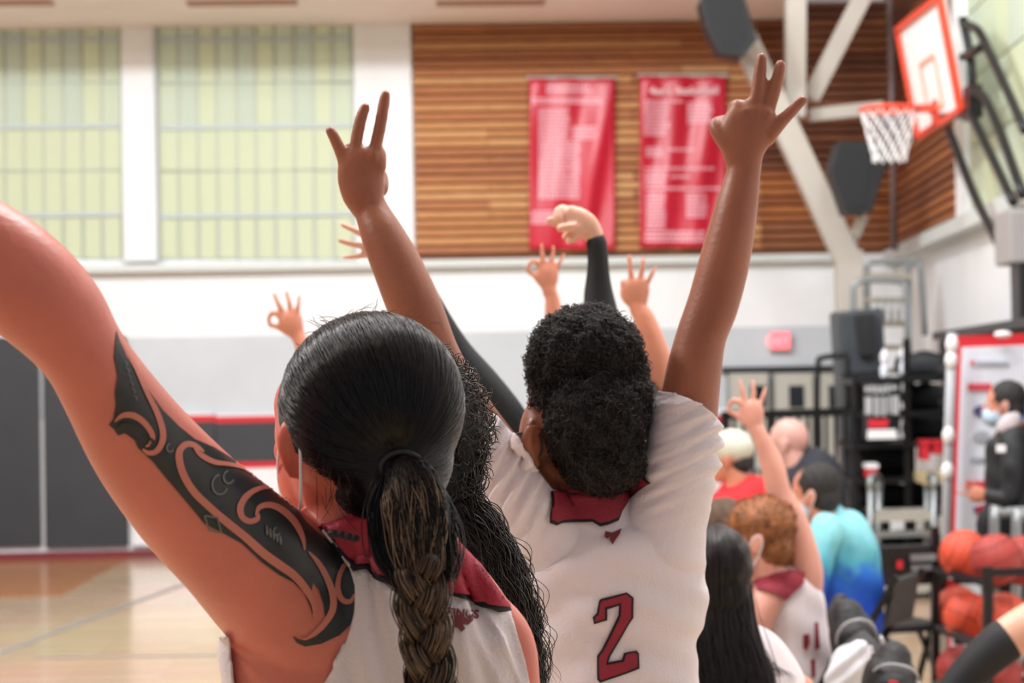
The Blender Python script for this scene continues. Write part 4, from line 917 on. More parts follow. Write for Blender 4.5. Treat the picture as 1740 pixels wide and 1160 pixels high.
# flyaway hairs above the crown
L_ = []; 
for i in range(46):
    x0 = float(RNG.uniform(505, 770)); y0 = 688-158*math.sqrt(max(0, 1-((x0-634)/152)**2))+6; a = float(RNG.uniform(-1, .3)); ln = float(RNG.uniform(14, 46)); cv = float(RNG.uniform(-1.6, 1.6)); pts = []; dd_ = float(RNG.uniform(-.05, .03))
    for t in LS(0, 1, 14): pts.append(tuple(P(x0+ln*t*math.sin(a+cv*t*1.5), y0-ln*.75*t*math.cos(a+cv*t), D1+dd_)))
    L_.append(pts)
for i in range(30):   # loose hairs over the neck
    x0 = float(RNG.uniform(535, 600)); y0 = float(RNG.uniform(760, 850)); cv = float(RNG.uniform(-.6, .8)); ln = float(RNG.uniform(25, 60)); pts = [tuple(P(x0+ln*t*math.sin(.2+cv*t)-6*t, y0+ln*t, D1-.085+.01*t)) for t in LS(0, 1, 14)]; L_.append(pts)
strands('loose_hairs', L_, .00035, HM1, hair1, np.full((len(L_), 14), .3), 'stuff')
pt_ = St([(684, 790, 26, -.095, .9), (700, 826, 44, -.11, .6), (708, 875, 50, -.125, .55), (710, 930, 44, -.13, .6), (716, 975, 38, -.13, .6)], D1)
MB().tube(St([(684, 790, 20, -.09, .9), (700, 826, 36, -.105, .55), (712, 875, 42, -.12, .5), (712, 930, 34, -.125, .6), (716, 975, 30, -.125, .6)], D1), 18, 5).build('ponytail', MATS['hair_base_black'], hair1, smooth=True)
def psh(t, v): return .25*v+v*.72*np.clip(t*3.5, 0, 1)+.1*t
A, B_ = along(pt_, 1500, 26, .0012, .06, .75, (0, 1), .5, .0014, psh); strands('ponytail_fibres', A, .0005, HM1, hair1, B_, 'stuff')
# loose side locks that spread over the shoulder
A, B_ = along(St([(700, 800, 24, -.09), (738, 860, 32, -.1), (752, 930, 34, -.11), (750, 990, 26, -.12)], D1, .4), 170, 24, .002, .09, .2, (.0, .6), .6, .003, psh); strands('loose_lock', A, .0006, HM1, hair1, B_, 'stuff')
A, B_ = along(St([(668, 800, 22, -.09), (648, 870, 24, -.105), (660, 940, 26, -.12), (700, 1000, 24, -.13)], D1, .5), 170, 24, .001, .09, .3, (0, .35), .5, .002, psh); strands('loose_lock', A, .0007, HM1, hair1, B_, 'stuff')
cx = lambda t: (712+34*t**1.1, 950+330*t)
A_all = []; S_all = []
for k in range(3):
    st_ = []
    for t in LS(0, 1, 30):
        u = t*2*PI*1.7+2*PI*k/3; x, y = cx(t); st_.append(S(x+20*math.sin(u), y, 22-5*t, D1-.128+.012*math.sin(2*u), .8))
    A, B_ = along(st_, 420, 70, .0008, .05, .8, (.15, 1), .7, .0022, lambda t, v: .30+.68*v*np.ones_like(t)); A_all.append(A); S_all.append(B_)
    MB().tube([(p, a*.86, b2*.86) for p, a, b2 in st_], 14, 3).build('braid_strand', mat('hair_brown_core', (58, 46, 38), .5), hair1, smooth=True)
strands('braid_fibres', np.concatenate(A_all), .00055, HM1, hair1, np.concatenate(S_all), 'stuff')
MB().pipe([tie+Vector((.02*math.cos(t), -.006, .016*math.sin(t))) for t in LS(0, 2*PI, 20)], .004, 8).build('hair_tie', M_black, hair1, smooth=True)
# mask: loop behind the ear and the cup beside the jaw
mk = MB(); mk.tube(St([(476, 800, 7, .07), (492, 848, 11, .055), (520, 866, 12, .04)], D1, 1.6), 14, 4); mk.ell(P(494, 812, D1+.10), (.014, .045, .034))
mko = mk.remesh('face_mask', M_mask, p1, .004, 3)
MB().pipe([P(494, 720, D1-.05), P(504, 736, D1-.055), P(510, 765, D1-.058), P(511, 810, D1-.052), P(511, 850, D1-.045), P(508, 872, D1-.01)], .0015, 8, 5).build('ear_loop', M_mask, mko, smooth=True)
MB().pipe([P(490, 722, D1-.0), P(478, 745, D1+.01), P(472, 790, D1+.03), P(478, 830, D1+.05)], .0016, 8, 5).build('ear_loop', M_mask, mko, smooth=True)
# ------------------------------------------------------------------ player number 2, both arms up
D2 = 3.4
g = P(1010, 1000, D2); p2 = thing('person', (g.x, g.y, 0), 'player wearing white jersey number 2, both arms raised, dark curly puff hairstyle', 'person')
b = MB()
# right arm and hand
b.tube(St([(1115, 930, 72, .02), (1140, 850, 62, .01), (1158, 770, 56), (1170, 690, 51), (1180, 625, 47), (1192, 570, 43), (1212, 515, 44), (1232, 440, 43), (1250, 358, 37), (1262, 300, 30, 0, .85), (1266, 268, 30, 0, .75), (1267, 245, 36, 0, .62)], D2), 26, 6)
b.tube(St([(1263, 282, 28, 0, .8), (1263, 255, 38, 0, .62), (1268, 228, 48, 0, .5), (1283, 206, 46, 0, .46), (1292, 194, 38, 0, .46)], D2), 24, 6)
b.tube(St([(1284, 205, 12.4), (1285, 172, 13.0), (1289, 145, 12.2), (1292, 118, 11.3), (1294, 98, 9.7)], D2), 14, 5)
b.tube(St([(1300, 210, 12.4), (1306, 180, 13.6), (1315, 154, 12.4), (1322, 130, 11.3), (1326, 111, 9.9)], D2), 14, 5)
b.tube(St([(1308, 228, 14.7, -.004), (1328, 206, 11.9, -.004), (1344, 190, 10.6, -.004), (1356, 177, 9.7, -.004), (1364, 170, 8.6, -.004)], D2), 14, 5)
b.tube(St([(1270, 196, 14.7), (1256, 182, 14.1, .004), (1247, 186, 12.4, .018), (1244, 206, 10.7, .028), (1238, 220, 10.2, .026)], D2), 14, 5)
b.tube(St([(1254, 262, 19.2, .0), (1238, 242, 19.2, .002), (1222, 224, 15.3, .006), (1217, 211, 12.4, .012), (1230, 206, 10.2, .022), (1242, 212, 9.0, .028)], D2), 14, 5)
for x, y in ((1285, 192), (1303, 195), (1268, 194)): b.ell(P(x, y, D2-.012), (.009, .006, .011))
# left arm and hand
b.tube(St([(950, 930, 72, .02), (890, 850, 62, .0), (845, 780, 52, -.01), (805, 720, 46, -.02), (770, 660, 42, -.03), (738, 600, 42, -.03), (706, 525, 46, -.03), (676, 455, 43, -.02), (650, 400, 37, -.01), (630, 355, 29, 0, .85), (620, 330, 31, 0, .7)], D2), 26, 6)
b.tube(St([(624, 350, 30, 0, .8), (617, 328, 37, 0, .65), (613, 300, 40, 0, .5), (614, 275, 38, 0, .46), (615, 262, 31, 0, .46)], D2), 24, 6)
b.tube(St([(635, 275, 11.5), (639, 246, 11), (645, 218, 10.8), (650, 190, 10.4), (653, 172, 10), (655, 161, 9.0)], D2), 14, 5)
b.tube(St([(609, 275, 11.5), (605, 246, 11), (609, 220, 10.8), (614, 199, 10.4), (620, 183, 9.3)], D2), 14, 5)
b.tube(St([(592, 290, 14.7), (582, 264, 11.9), (573, 244, 10.6), (566, 230, 9.9), (561, 222, 8.8)], D2), 14, 5)
b.tube(St([(643, 285, 13.6), (644, 264, 13.0, .004), (640, 258, 11.9, .02), (625, 262, 10.7, .034), (606, 262, 10.2, .036)], D2), 14, 5)
b.tube(St([(645, 320, 15.8, .014), (644, 300, 14.7, .03), (625, 280, 12.4, .045), (604, 258, 10.7, .040), (594, 251, 9.6, .03)], D2), 14, 5)
for x, y in ((634, 268), (611, 270)): b.ell(P(x, y, D2-.010), (.008, .005, .013))
b.tube(St([(1005, 850, 66, .03, .9), (1008, 900, 95, .03, .8), (1020, 945, 150, .03, .66), (1032, 1000, 158, .03, .62), (1036, 1080, 140, .03, .68), (1040, 1160, 130, .03, .7), (1040, 1300, 125, .03, .72), (1040, 1440, 145, .03, .68), (1040, 1560, 130, .03, .7)], D2), 36, 6)
for l in ([(880, 845, 56, .0), (925, 900, 70, .02), (965, 970, 90, .03), (1000, 1060, 105, .03)], [(1145, 850, 58, .0), (1115, 915, 74, .02), (1085, 980, 88, .03), (1060, 1060, 105, .03)], [(900, 880, 48, .02), (1010, 905, 62, .03), (1130, 880, 48, .02)]): b.tube(St(l, D2, .78), 24, 5)
hc2 = P(985, 748, D2+.035); f2 = Vector((-.34, .94, .05))
head_mesh(b, hc2+Vector((0, 0, .015)), f2, 1.04)
b.tube(St([(990, 780, 62, .03), (1000, 850, 60, .03), (1005, 900, 68, .03)], D2), 20, 4)
b.ell(P(915, 745, D2+.03), (.030, .05, .060)); b.tube([(P(911, 788, D2-.045), .007, .007), (P(900, 770, D2-.058), .009, .006), (P(895, 748, D2-.064), .009, .006), (P(901, 730, D2-.06), .008, .006), (P(914, 730, D2-.048), .007, .006)], 12, 4); b.ell(P(908, 756, D2-.04), (.012, .02, .024)); b.ell(P(925, 800, D2+.02), (.04, .04, .035))
legs_stand(b, g.x+.02, g.y, .92, 1)
body2 = b.remesh('body', SK_br, p2, .0034, 5); shoes(g.x+.02, g.y, p2)
def fold2(x, y, co, no):
    l = np.clip((960-x)/70, 0, 1)*np.clip((y-690)/40, 0, 1)*np.clip((940-y)/90, 0, 1); r = np.clip((x-1075)/50, 0, 1)*np.clip((y-660)/30, 0, 1)*np.clip((900-y)/120, 0, 1)
    k = .005*l+.0062*l*np.sin((x*.93+y*.40)*.22+1.2*np.sin(y*.02+x*.01))+.0015*l*np.sin((x*.93+y*.30)*.5)
    d_ = (x-1090)*.30+(y-660)*.954; k += .003*r+.0032*r*np.sin(d_*.20+2.2*np.sin(x*.03+y*.02)+1.5*np.sin(y*.013))*(1+.8*np.sin(x*.045-y*.02))+.0008*r*np.sin(d_*.47+x*.09)
    t = np.clip((y-900)/60, 0, 1); k += .007*t+t*.0034*np.sin(y*.055+x*.018+1.4*np.sin(x*.02))+t*.0015*np.sin(y*.11-x*.05)
    k += .004*np.clip((y-860)/50, 0, 1)*np.exp(-((x-900-(y-900)*-.3)/16)**2)
    return k
jp2 = [(826, 716), (800, 690), (780, 770), (760, 900), (790, 1200), (760, 1570), (1300, 1570), (1260, 1000), (1260, 720), (1213, 702), (1175, 676), (1120, 664), (1085, 700), (1090, 806), (1050, 846), (1000, 856), (945, 842), (900, 800)]
jp2 = [(840, 700), (826, 717), (812, 738), (798, 772), (760, 830), (740, 1000), (800, 1200), (760, 1570), (1300, 1570), (1260, 1000), (1260, 760), (1213, 703), (1196, 690), (1170, 676), (1142, 667), (1118, 664), (1100, 720), (1084, 790), (1060, 835), (1000, 842), (940, 832), (915, 800), (880, 745)]
jer2 = garment('jersey', body2, jp2, M_jw, p2, .006, fold2)
sb = MB(); sb.tube(St([(1040, 1480, 150, .03, .75), (1040, 1640, 160, .03, .75)], D2), 30, 3)
for e in (-1, 1): sb.tube([(Vector((g.x+.02+e*.10, g.y, .92)), .12, .12), (Vector((g.x+.02+e*.11, g.y, .55)), .12, .12)], 20, 3)
sb.remesh('shorts', M_shorts, p2, .012, 4)
bj2 = bvh_of(jer2, body2)
def c4(l): return [(780+p[0]*.5779, 490+p[1]*.5776) for p in l]
cpol = c4([(268, 598), (267, 690), (285, 697), (300, 690), (392, 688), (415, 702), (440, 696), (468, 684), (478, 655), (492, 632), (528, 600), (568, 572), (528, 536), (470, 570), (440, 600), (400, 600), (330, 590)])
decal('collar_trim', [cpol], bj2, M_bord, jer2, .003, 6)
cx_, cy_ = 1020, 850
decal('collar_yoke', [[(cx_+(x-cx_)*.965, cy_+(y-cy_)*.91-1.5) for x, y in cpol]], bj2, M_mar, jer2, .0045, 6)
n2 = c4([(418, 912), (492, 894), (513, 910), (512, 968), (500, 985), (445, 1082), (440, 1098), (478, 1092), (484, 1072), (520, 1064), (528, 1072), (530, 1118), (415, 1160), (406, 1150), (406, 1080), (420, 1060), (468, 960), (470, 932), (436, 944), (436, 975), (397, 986), (393, 966), (404, 955), (412, 918)])
bj2 = bvh_of(jer2)
decal('number_outline', [n2], bj2, M_bord, jer2, .002, 6)
ni = c4([(423, 918), (490, 900), (506, 913), (505, 966), (494, 984), (438, 1082), (433, 1106), (484, 1098), (490, 1077), (516, 1070), (523, 1076), (523, 1113), (418, 1152), (413, 1146), (413, 1083), (427, 1062), (475, 962), (477, 923), (429, 938), (429, 970), (402, 978), (400, 968), (411, 958), (417, 924)])
decal('number_two', [ni], bj2, M_mar, jer2, .0035, 5)
decal('team_mark', [c4([(430, 715), (450, 720), (478, 708), (472, 725), (462, 738), (452, 755), (442, 742), (446, 732), (434, 738), (428, 730)])], bj2, M_logo, jer2, .002, 3)
# curls
HM2 = hairmat('hair_curly_black', [(0, (16, 14, 14)), (.6, (34, 28, 26)), (1, (66, 54, 48))], .5, .4)
h = MB(); h.ell(P(996, 603, D2), (.084, .082, .072)); h.ell(P(1030, 640, D2+.01), (.060, .07, .05)); h.ell(P(952, 622, D2+.01), (.05, .06, .05)); h.ell(P(1052, 672, D2), (.046, .07, .05)); h.ell(P(950, 668, D2+.01), (.042, .06, .04)); h.ell(P(1012, 712, D2-.02), (.076, .092, .086)); h.ell(P(1022, 778, D2-.02), (.062, .08, .054))
def curlb(x, y, co, no): return .004*np.sin(co[:, 0]*130+co[:, 2]*60)*np.sin(co[:, 2]*120+co[:, 1]*90)
hair2 = h.remesh('hair', mat('curly_base_black', (20, 18, 18), .9, var=.4, vscale=60, bump=1., bscale=180), p2, .004, 3, curlb)
def curls(par, n, size, lenr, hm, region=None, sd=0):
    m = par.data; fa = np.array([p.area for p in m.polygons]); pr = fa/fa.sum(); idx = RNG.choice(len(fa), n, p=pr); out_ = []
    for i in idx:
        p = m.polygons[int(i)]; c = np.array(p.center); nrm = np.array(p.normal); t = RNG.normal(size=3); t -= nrm*t.dot(nrm); t /= np.linalg.norm(t)+1e-9; u = np.cross(nrm, t)
        ln = RNG.uniform(*lenr); k = np.linspace(0, 1, 14)[:, None]; ph = k*RNG.uniform(5, 12)+RNG.uniform(0, 6); r_ = size*RNG.uniform(.5, 1.3)
        out_.append(c + nrm*(k*ln*.45-.002) + t*(k-.5)*ln*RNG.uniform(.1, .9) + t*np.cos(ph)*r_ + u*np.sin(ph)*r_ + nrm*np.sin(ph*1.3)*r_*.6)
    return np.array(out_)
A = curls(hair2, 5200, .0035, (.008, .024), HM2); strands('curl_fibres', A, .0007, HM2, hair2, np.repeat(RNG.uniform(0, 1, (len(A), 1)), 14, 1), 'stuff')
# glasses temple and mask loop
MB().pipe([P(906, 732, D2-.055), P(892, 734, D2-.03), P(876, 738, D2+.03)], .0018, 8, 3).build('glasses_temple', M_black, p2, smooth=True)
mm = MB(); mm.tube(St([(872, 770, 14, .06), (885, 800, 20, .05), (905, 820, 18, .04)], D2, 1.5), 12, 4); mo = mm.remesh('face_mask', mat('mask_black', (30, 30, 34), .7), p2, .004, 3)
MB().pipe([P(916, 736, D2-.05), P(921, 762, D2-.05), P(910, 788, D2-.045), P(894, 798, D2+.0)], .0018, 8, 3).build('ear_loop', M_black, mo, smooth=True)
# ------------------------------------------------------------------ generic people further down the line
def lower(px_, d, seated, f, body_mb, torso, pants, par, hipz=.92, seat=.47):
    q = P(px_, 1000, d); x, y = q.x, q.y
    if seated: ft = legs_sit(x, y, f, body_mb, seat)
    else: legs_stand(body_mb, x, y, hipz, 1)
    return x, y
def person(px_, d, headpx, f, label, skin_, cloth, seated=False, arms=(), hands=(), sleeves=(), hairc=None, torso=None, trim=None, hs=1., pants=None, group=None, voxel=.0055, hand_skin=True, maskm=None, hair_fn=None, seat=.47, headdd=0., lower_=True, sleeve_mat=None, neckpx=None):
    q = P(px_, 1000, d); t = thing('person', (q.x, q.y, 0), label, 'person', group)
    b = MB(); hc = P(headpx[0], headpx[1], d+headdd); fw = Vector(f).normalized(); fh = Vector((fw.x, fw.y, 0)).normalized()
    nk = P(*(neckpx or (headpx[0]+(px_-headpx[0])*.7, headpx[1]+.17*hs*FPX/d)), d)
    head_mesh(b, hc, fw, hs, nk)
    ts = torso
    b.tube(St([(x, y, r*.94, 0, .62) for x, y, r in ts], d), 24, 5)
    for a in arms: b.tube(St(a, d), 16, 5)
    for h_ in hands: hand(b, *h_[:4], h_[4] if len(h_) > 4 and h_[4] else d, *h_[5:])
    for s_ in sleeves: b.tube(St([(v[0], v[1], v[2]*.75, *v[3:]) for v in s_], d), 16, 5)
    if lower_:
        pb = MB()
        if seated:
            ft = legs_sit(q.x, q.y, fh, pb, seat, .085)
            for a in ft: a2_ = a+fh*.05; MB().ell(Vector((a2_.x, a2_.y, .05)), (.05, .14, .05), (Vector((fh.y, -fh.x, 0)), fh, ZZ)).build('shoe', M_shoe, t, smooth=True)
            pb.ell(Vector((q.x, q.y, seat+.09)), (.17, .16, .11), (Vector((fh.y, -fh.x, 0)), fh, ZZ))
        else:
            legs_stand(pb, q.x, q.y, .9, 1, rad=.095); shoes(q.x, q.y, t, sep=.1, mt=M_shoe); pb.ell(Vector((q.x, q.y, .92)), (.17, .12, .14))
        pb.remesh('trousers' if pants is not M_shorts else 'shorts_and_tights', pants or M_pants, t, .012, 3)
    body = b.remesh('body', skin_, t, voxel, 3)
    c = MB(); c.tube(St([(x, y, r, 0, .68) for x, y, r in ts], d), 26, 5)
    for s_ in sleeves: c.tube(St(s_, d), 16, 5)
    top = c.remesh('shirt', cloth, t, voxel*1.1, 3, lambda x, y, co, no: .003*np.sin(co[:, 2]*40+co[:, 0]*30+2*np.sin(co[:, 1]*20)))
    if hairc is not None:
        hb = MB()
        if hair_fn: hair_fn(hb, hc, fw, hs)
        else: cap_hair(hb, hc, fw, hs)
        hr = hb.remesh('hair', hairc, t, .006, 3, lambda x, y, co, no: .002*np.sin(co[:, 0]*150)*np.sin(co[:, 2]*90))
    else: hr = None
    eyes(hc, fw, hs, t)
    if maskm is not None: mask(hc, fw, hs, t, maskm)
    return t, body, top, hr, hc
HB = mat('hair_dark_matt', (26, 23, 22), .6, var=.3, vscale=40, bump=.6, bscale=120); HBR = mat('hair_brown_matt', (84, 60, 42), .6, var=.3, vscale=40, bump=.6, bscale=120)
HRED = mat('hair_auburn', (150, 92, 50), .45, var=.35, vscale=30, bump=.5, bscale=120)
# long curly dark hair between the two front players
D3 = 2.9
def lower_tor(cx_, y0, d, r): z = lambda zz: 660+(CAMZ-zz)*FPX/d; return [(cx_, y0, r*.55), (cx_, y0+.05*FPX/d, r*.85), (cx_, y0+.12*FPX/d, r), (cx_, z(1.1), r*.85), (cx_, z(.9), r*.9)]
t3, b3, top3, h3, hc3 = person(735, D3, (706, 772), (-.2, .97, 0), 'player with long loose curly dark hair, standing between the braided woman and number 2', SK_md, M_jw, torso=lower_tor(715, 905, D3, 140), hairc=MATS['hair_base_black'], pants=M_shorts, maskm=None,
    arms=[[(560, 950, 70), (520, 1100, 55), (510, 1400, 44), (520, 1700, 32)], [(800, 985, 52), (828, 1100, 46), (840, 1400, 40), (835, 1690, 32)]], hands=[(520, 1700, PI, 230, D3, -1, 'fist'), (835, 1690, PI, 230, D3, 1, 'fist')])
HM3 = hairmat('hair_curly_brown_black', [(0, (18, 16, 16)), (.6, (34, 28, 25)), (1, (70, 56, 46))], .42, .45)
lk = St([(745, 690, 50, 0), (754, 740, 56, -.03), (758, 800, 52, -.05), (762, 860, 46, -.06), (795, 915, 58, -.07), (828, 985, 62, -.075), (852, 1060, 56, -.075), (868, 1140, 50, -.07), (876, 1250, 42, -.06)], D3, .8)
MB().tube([(p, a*.9, b_*.8) for p, a, b_ in lk], 20, 6).remesh('hair_length', MATS['hair_base_black'], h3 and t3, .006, 3, lambda x, y, co, no: .004*np.sin(co[:, 2]*70+3*np.sin(co[:, 0]*40))*np.sin(co[:, 0]*90))
A, B_ = along(lk, 1100, 70, .006, .07, .8, (0, 1), .5, .004); strands('curl_fibres', A, .0009, HM3, h3, B_, 'stuff')
A, B_ = along(St([(790, 860, 20, -.06), (850, 930, 26, -.07), (888, 1010, 26, -.07), (905, 1080, 24, -.07), (918, 1170, 22, -.06)], D3, .8), 70, 70, .007, .06, .3, (0, 1), .5, .006); strands('stray_curls', A, .0005, HM3, h3, B_, 'stuff')
A = curls(h3, 1800, .004, (.02, .05), None); strands('curl_fibres', A, .0009, HM3, h3, np.repeat(RNG.uniform(0, 1, (len(A), 1)), 14, 1), 'stuff')
# person in black sleeves behind number 2
D4 = 4.6
person(965, D4, (985, 735), (-.2, .97, 0), 'person in black long sleeves behind number 2, one hand bent sideways over the banner', SK_lt, M_blks, torso=lower_tor(975, 880, D4, 120), hairc=HB, voxel=.0038,
    sleeves=[[(935, 905, 44), (905, 800, 40), (865, 720, 34), (820, 655, 31), (778, 600, 28), (745, 545, 26), (715, 490, 22), (690, 445, 16)], [(1020, 900, 44), (1030, 780, 40), (1030, 640, 34), (1022, 545, 29), (1018, 480, 23), (1012, 412, 17)]],
    hands=[(672, 434, -1.15, 105, D4, 1, 'ok', .2), ], arms=[[(1012, 420, 15), (1008, 398, 17), (995, 382, 22, 0, .8), (975, 368, 20, 0, .7), (968, 362, 16, 0, .7)],
        [(985, 374, 10), (960, 380, 9), (944, 378, 8), (934, 374, 7)], [(975, 366, 10, .01), (958, 356, 9, .01), (948, 360, 8, .0), (950, 372, 7, -.01)], [(985, 385, 10, -.01), (966, 386, 8, -.02), (952, 388, 7, -.02)], [(990, 392, 10, -.01), (975, 404, 8, -.01), (966, 410, 6, -.01)], [(988, 386, 9, .02), (970, 396, 8, .02), (960, 402, 6, .02)]])
person(980, 6.2, (1010, 735), (-.3, .95, 0), 'player hidden behind number 2 raising an OK-shaped hand left of the black sleeve', SK_md, M_jw, torso=lower_tor(990, 840, 6.2, 80), hairc=HB,
    arms=[[(960, 900, 34), (958, 780, 28), (950, 680, 23), (946, 590, 20), (942, 540, 17), (938, 505, 12), (934, 492, 11)]], hands=[(933, 492, -.06, 78, 6.2, -1, 'ok')])
person(1060, 5.8, (1062, 715), (-.3, .95, 0), 'player behind number 2 raising a three-fingered hand right of the black sleeve', SK_md, M_jw, torso=lower_tor(1065, 850, 5.8, 88), hairc=HB,
    arms=[[(1115, 905, 38), (1130, 800, 30), (1134, 710, 26), (1126, 640, 25), (1108, 580, 22), (1094, 540, 18), (1086, 525, 14)]], hands=[(1084, 524, -.06, 92, 5.8, -1, 'fist')])
person(640, 6.5, (650, 745), (-.3, .95, 0), 'player hidden behind the braided woman whose OK-shaped hand shows left of her head', SK_md, M_jw, torso=lower_tor(640, 850, 6.5, 80), hairc=HB,
    arms=[[(590, 905, 32), (580, 800, 26), (562, 710, 22), (540, 650, 20), (522, 605, 17), (512, 582, 13), (508, 572, 11)]], hands=[(506, 570, -.42, 82, 6.5, -1, 'ok')])
# seated girl with long straight dark hair
D7 = 5.2
t7, b7, top7, h7, hc7 = person(1220, D7, (1210, 985), (-.2, .97, 0), 'seated player with long straight black hair, just right of number 2', SK_md, M_jw, seated=True, torso=[(1215, 1090, 60), (1235, 1125, 105), (1240, 1170, 130), (1240, 1250, 120), (1240, 1400, 110), (1240, 1500, 115)], hairc=MATS['hair_base_black'], pants=M_shorts,
    arms=[[(1355, 1180, 36), (1370, 1260, 34), (1360, 1360, 30), (1300, 1440, 26)], [(1120, 1180, 36), (1100, 1260, 34), (1110, 1360, 30), (1150, 1440, 26)]])
lk = St([(1208, 950, 48, -.02), (1212, 1000, 62, -.04), (1212, 1060, 72, -.06), (1220, 1120, 82, -.08), (1232, 1180, 90, -.09), (1240, 1260, 80, -.09)], D7, .6)
MB().tube([(p, a*.94, b_*.85) for p, a, b_ in lk], 20, 6).build('hair_length', MATS['hair_base_black'], h7, smooth=True)
HM7 = hairmat('hair_straight_black', [(0, (14, 12, 14)), (1, (46, 38, 40))], .36, .5)
A, B_ = along(lk, 700, 40, .001, .2, .9, (0, 1), .3, .002); strands('hair_fibres', A, .0012, HM7, h7, B_, 'stuff')
L_ = []
bh7 = bvh_of(h7)
for i in range(700):
    ph = float(RNG.uniform(0, 2*PI)); th0 = math.radians(float(RNG.uniform(0, 40))); pts = []
    for t in LS(0, 1, 12):
        th = th0+t*1.9; dr = Vector((math.sin(th)*math.cos(ph), math.sin(th)*math.sin(ph), math.cos(th))); hh = bh7.ray_cast(hc7+dr*.4, -dr)
        if hh[0] is None: break
        pts.append(tuple(hh[0]+dr*.001))
    if len(pts) == 12: L_.append(pts)
strands('crown_fibres', L_, .0012, HM7, h7, np.repeat(RNG.uniform(0, 1, (len(L_), 1)), 12, 1), 'stuff')
A, B_ = along(St([(1240, 1040, 14, -.07), (1265, 1090, 18, -.08), (1300, 1130, 16, -.08), (1345, 1165, 14, -.07)], D7, .8), 60, 30, .004, .12, .2, (0, 1), .4, .003); strands('stray_hair', A, .0009, HM7, h7, B_, 'stuff')
# auburn-haired player with raised hand
D8 = 7.0
def bun(hb, c, f, s):
    cap_hair(hb, c, f, s*1.0); hb.ell(c+Vector(f)*.012+Vector((0, 0, .048)), (.084, .084, .074)); hb.ell(P(1316, 866, D8), (.055, .06, .04)); hb.ell(P(1290, 868, D8), (.05, .05, .03))
t8, b8, top8, h8, hc8 = person(1325, D8, (1290, 914), (-.95, .3, -.06), 'auburn-haired player in white sleeveless jersey with maroon collar, one hand raised', SK_pk, M_jw, seated=True,
    torso=[(1315, 985, 38), (1335, 1010, 58), (1345, 1060, 62), (1350, 1120, 66), (1350, 1200, 70), (1348, 1310, 74)], hairc=HRED, pants=M_shorts, hs=1.02, maskm=M_maskb, hair_fn=bun, neckpx=(1312, 990),
    arms=[[(1360, 1030, 32), (1372, 980, 28), (1362, 930, 26), (1345, 880, 25), (1326, 845, 22), (1312, 790, 20), (1296, 750, 15), (1288, 730, 12)], [(1310, 1010, 30, -.04), (1284, 1045, 34, -.06), (1275, 1100, 33, -.06), (1272, 1180, 28, -.06), (1230, 1230, 22, -.06)]], hands=[(1284, 727, -.22, 84, D8, -1, 'ok')])
A = curls(h8, 900, .0022, (.012, .03), None); HM8 = hairmat('hair_auburn_fibre', [(0, (92, 54, 32)), (1, (176, 116, 66))], .4, .4); strands('curl_fibres', A, .0014, HM8, h8, np.repeat(RNG.uniform(0, 1, (len(A), 1)), 14, 1), 'stuff')
bt8 = bvh_of(top8, b8)
decal('collar_trim', [[(1268, 1000), (1280, 985), (1320, 972), (1345, 968), (1369, 972), (1366, 990), (1335, 1022), (1318, 1008), (1292, 1002)]], bt8, M_mar, top8, .006, 7, .09)
decal('number_mark', [[(1364, 1078), (1374, 1076), (1376, 1092), (1370, 1106), (1364, 1100)], [(1382, 1058), (1388, 1056), (1392, 1100), (1384, 1104)], [(1376, 1120), (1384, 1118), (1384, 1150), (1378, 1152)]], bt8, M_mar, top8, .006, 5, .09)
# brown-haired person behind her
person(1222, 8.2, (1224, 905), (-.8, .6, 0), 'brown-haired person sitting behind the auburn player, hand to the face', SK_pk, mat('dark_shirt', (40, 36, 40), .7), seated=True, torso=[(1222, 960, 40), (1225, 985, 72), (1225, 1060, 80), (1225, 1200, 78), (1225, 1245, 80)], hairc=HBR, hs=1.0,
    arms=[[(1195, 985, 30), (1180, 1040, 28), (1184, 960, 24), (1190, 900, 19)]], hands=[(1190, 898, 0, 75, 8.2, 1, 'fist')])
# man in cream cap and red shirt
def capf(c, f, s, par, mt):
    f = Vector(f).normalized(); z = Vector((0, 0, 1)); sd = f.cross(z); ax = (sd, f, z); m = MB()
    m.ell(c+(z*.045-f*.005)*s, (.092*s, .108*s, .088*s), ax); cb = m.remesh('cap', mt, par, .006, 2)
    v = MB(); v.tube([(c+(f*.07+z*.045)*s, .07*s, .012*s), (c+(f*.13+z*.038)*s, .066*s, .008*s), (c+(f*.165+z*.03)*s, .04*s, .006*s)], 16, 4); v.build('visor', mt, cb, smooth=True)
t10, *_r = person(1250, 10.8, (1242, 776), (-.9, .42, 0), 'man in a cream cap and bright red shirt seated past the raised hand', SK_md, mat('bright_red_shirt', (214, 30, 40), .7), seated=True, torso=[(1250, 815, 24), (1256, 835, 62), (1258, 880, 72), (1258, 1000, 70), (1258, 1120, 72)], hairc=HB, seat=.6, hair_fn=lambda hb, c, f, s: hb.ell(c-Vector(f).normalized()*.045-Vector((0, 0, .03)), (.06, .06, .06)))
capf(_r[3], (-.9, .42, 0), 1.0, t10, mat('cream_cap', (206, 206, 190), .7))
# bald man
person(1362, 12.0, (1340, 752), (-.85, .5, 0), 'bald man in a dark shirt sitting behind the raised hand', skin('skin_rosy', (206, 160, 150)), mat('navy_shirt', (34, 38, 50), .7, var=.2), seated=True, torso=[(1358, 772, 24), (1366, 790, 52), (1374, 836, 64), (1372, 950, 62), (1372, 1055, 64)], hairc=None, seat=.6, hs=1.1)
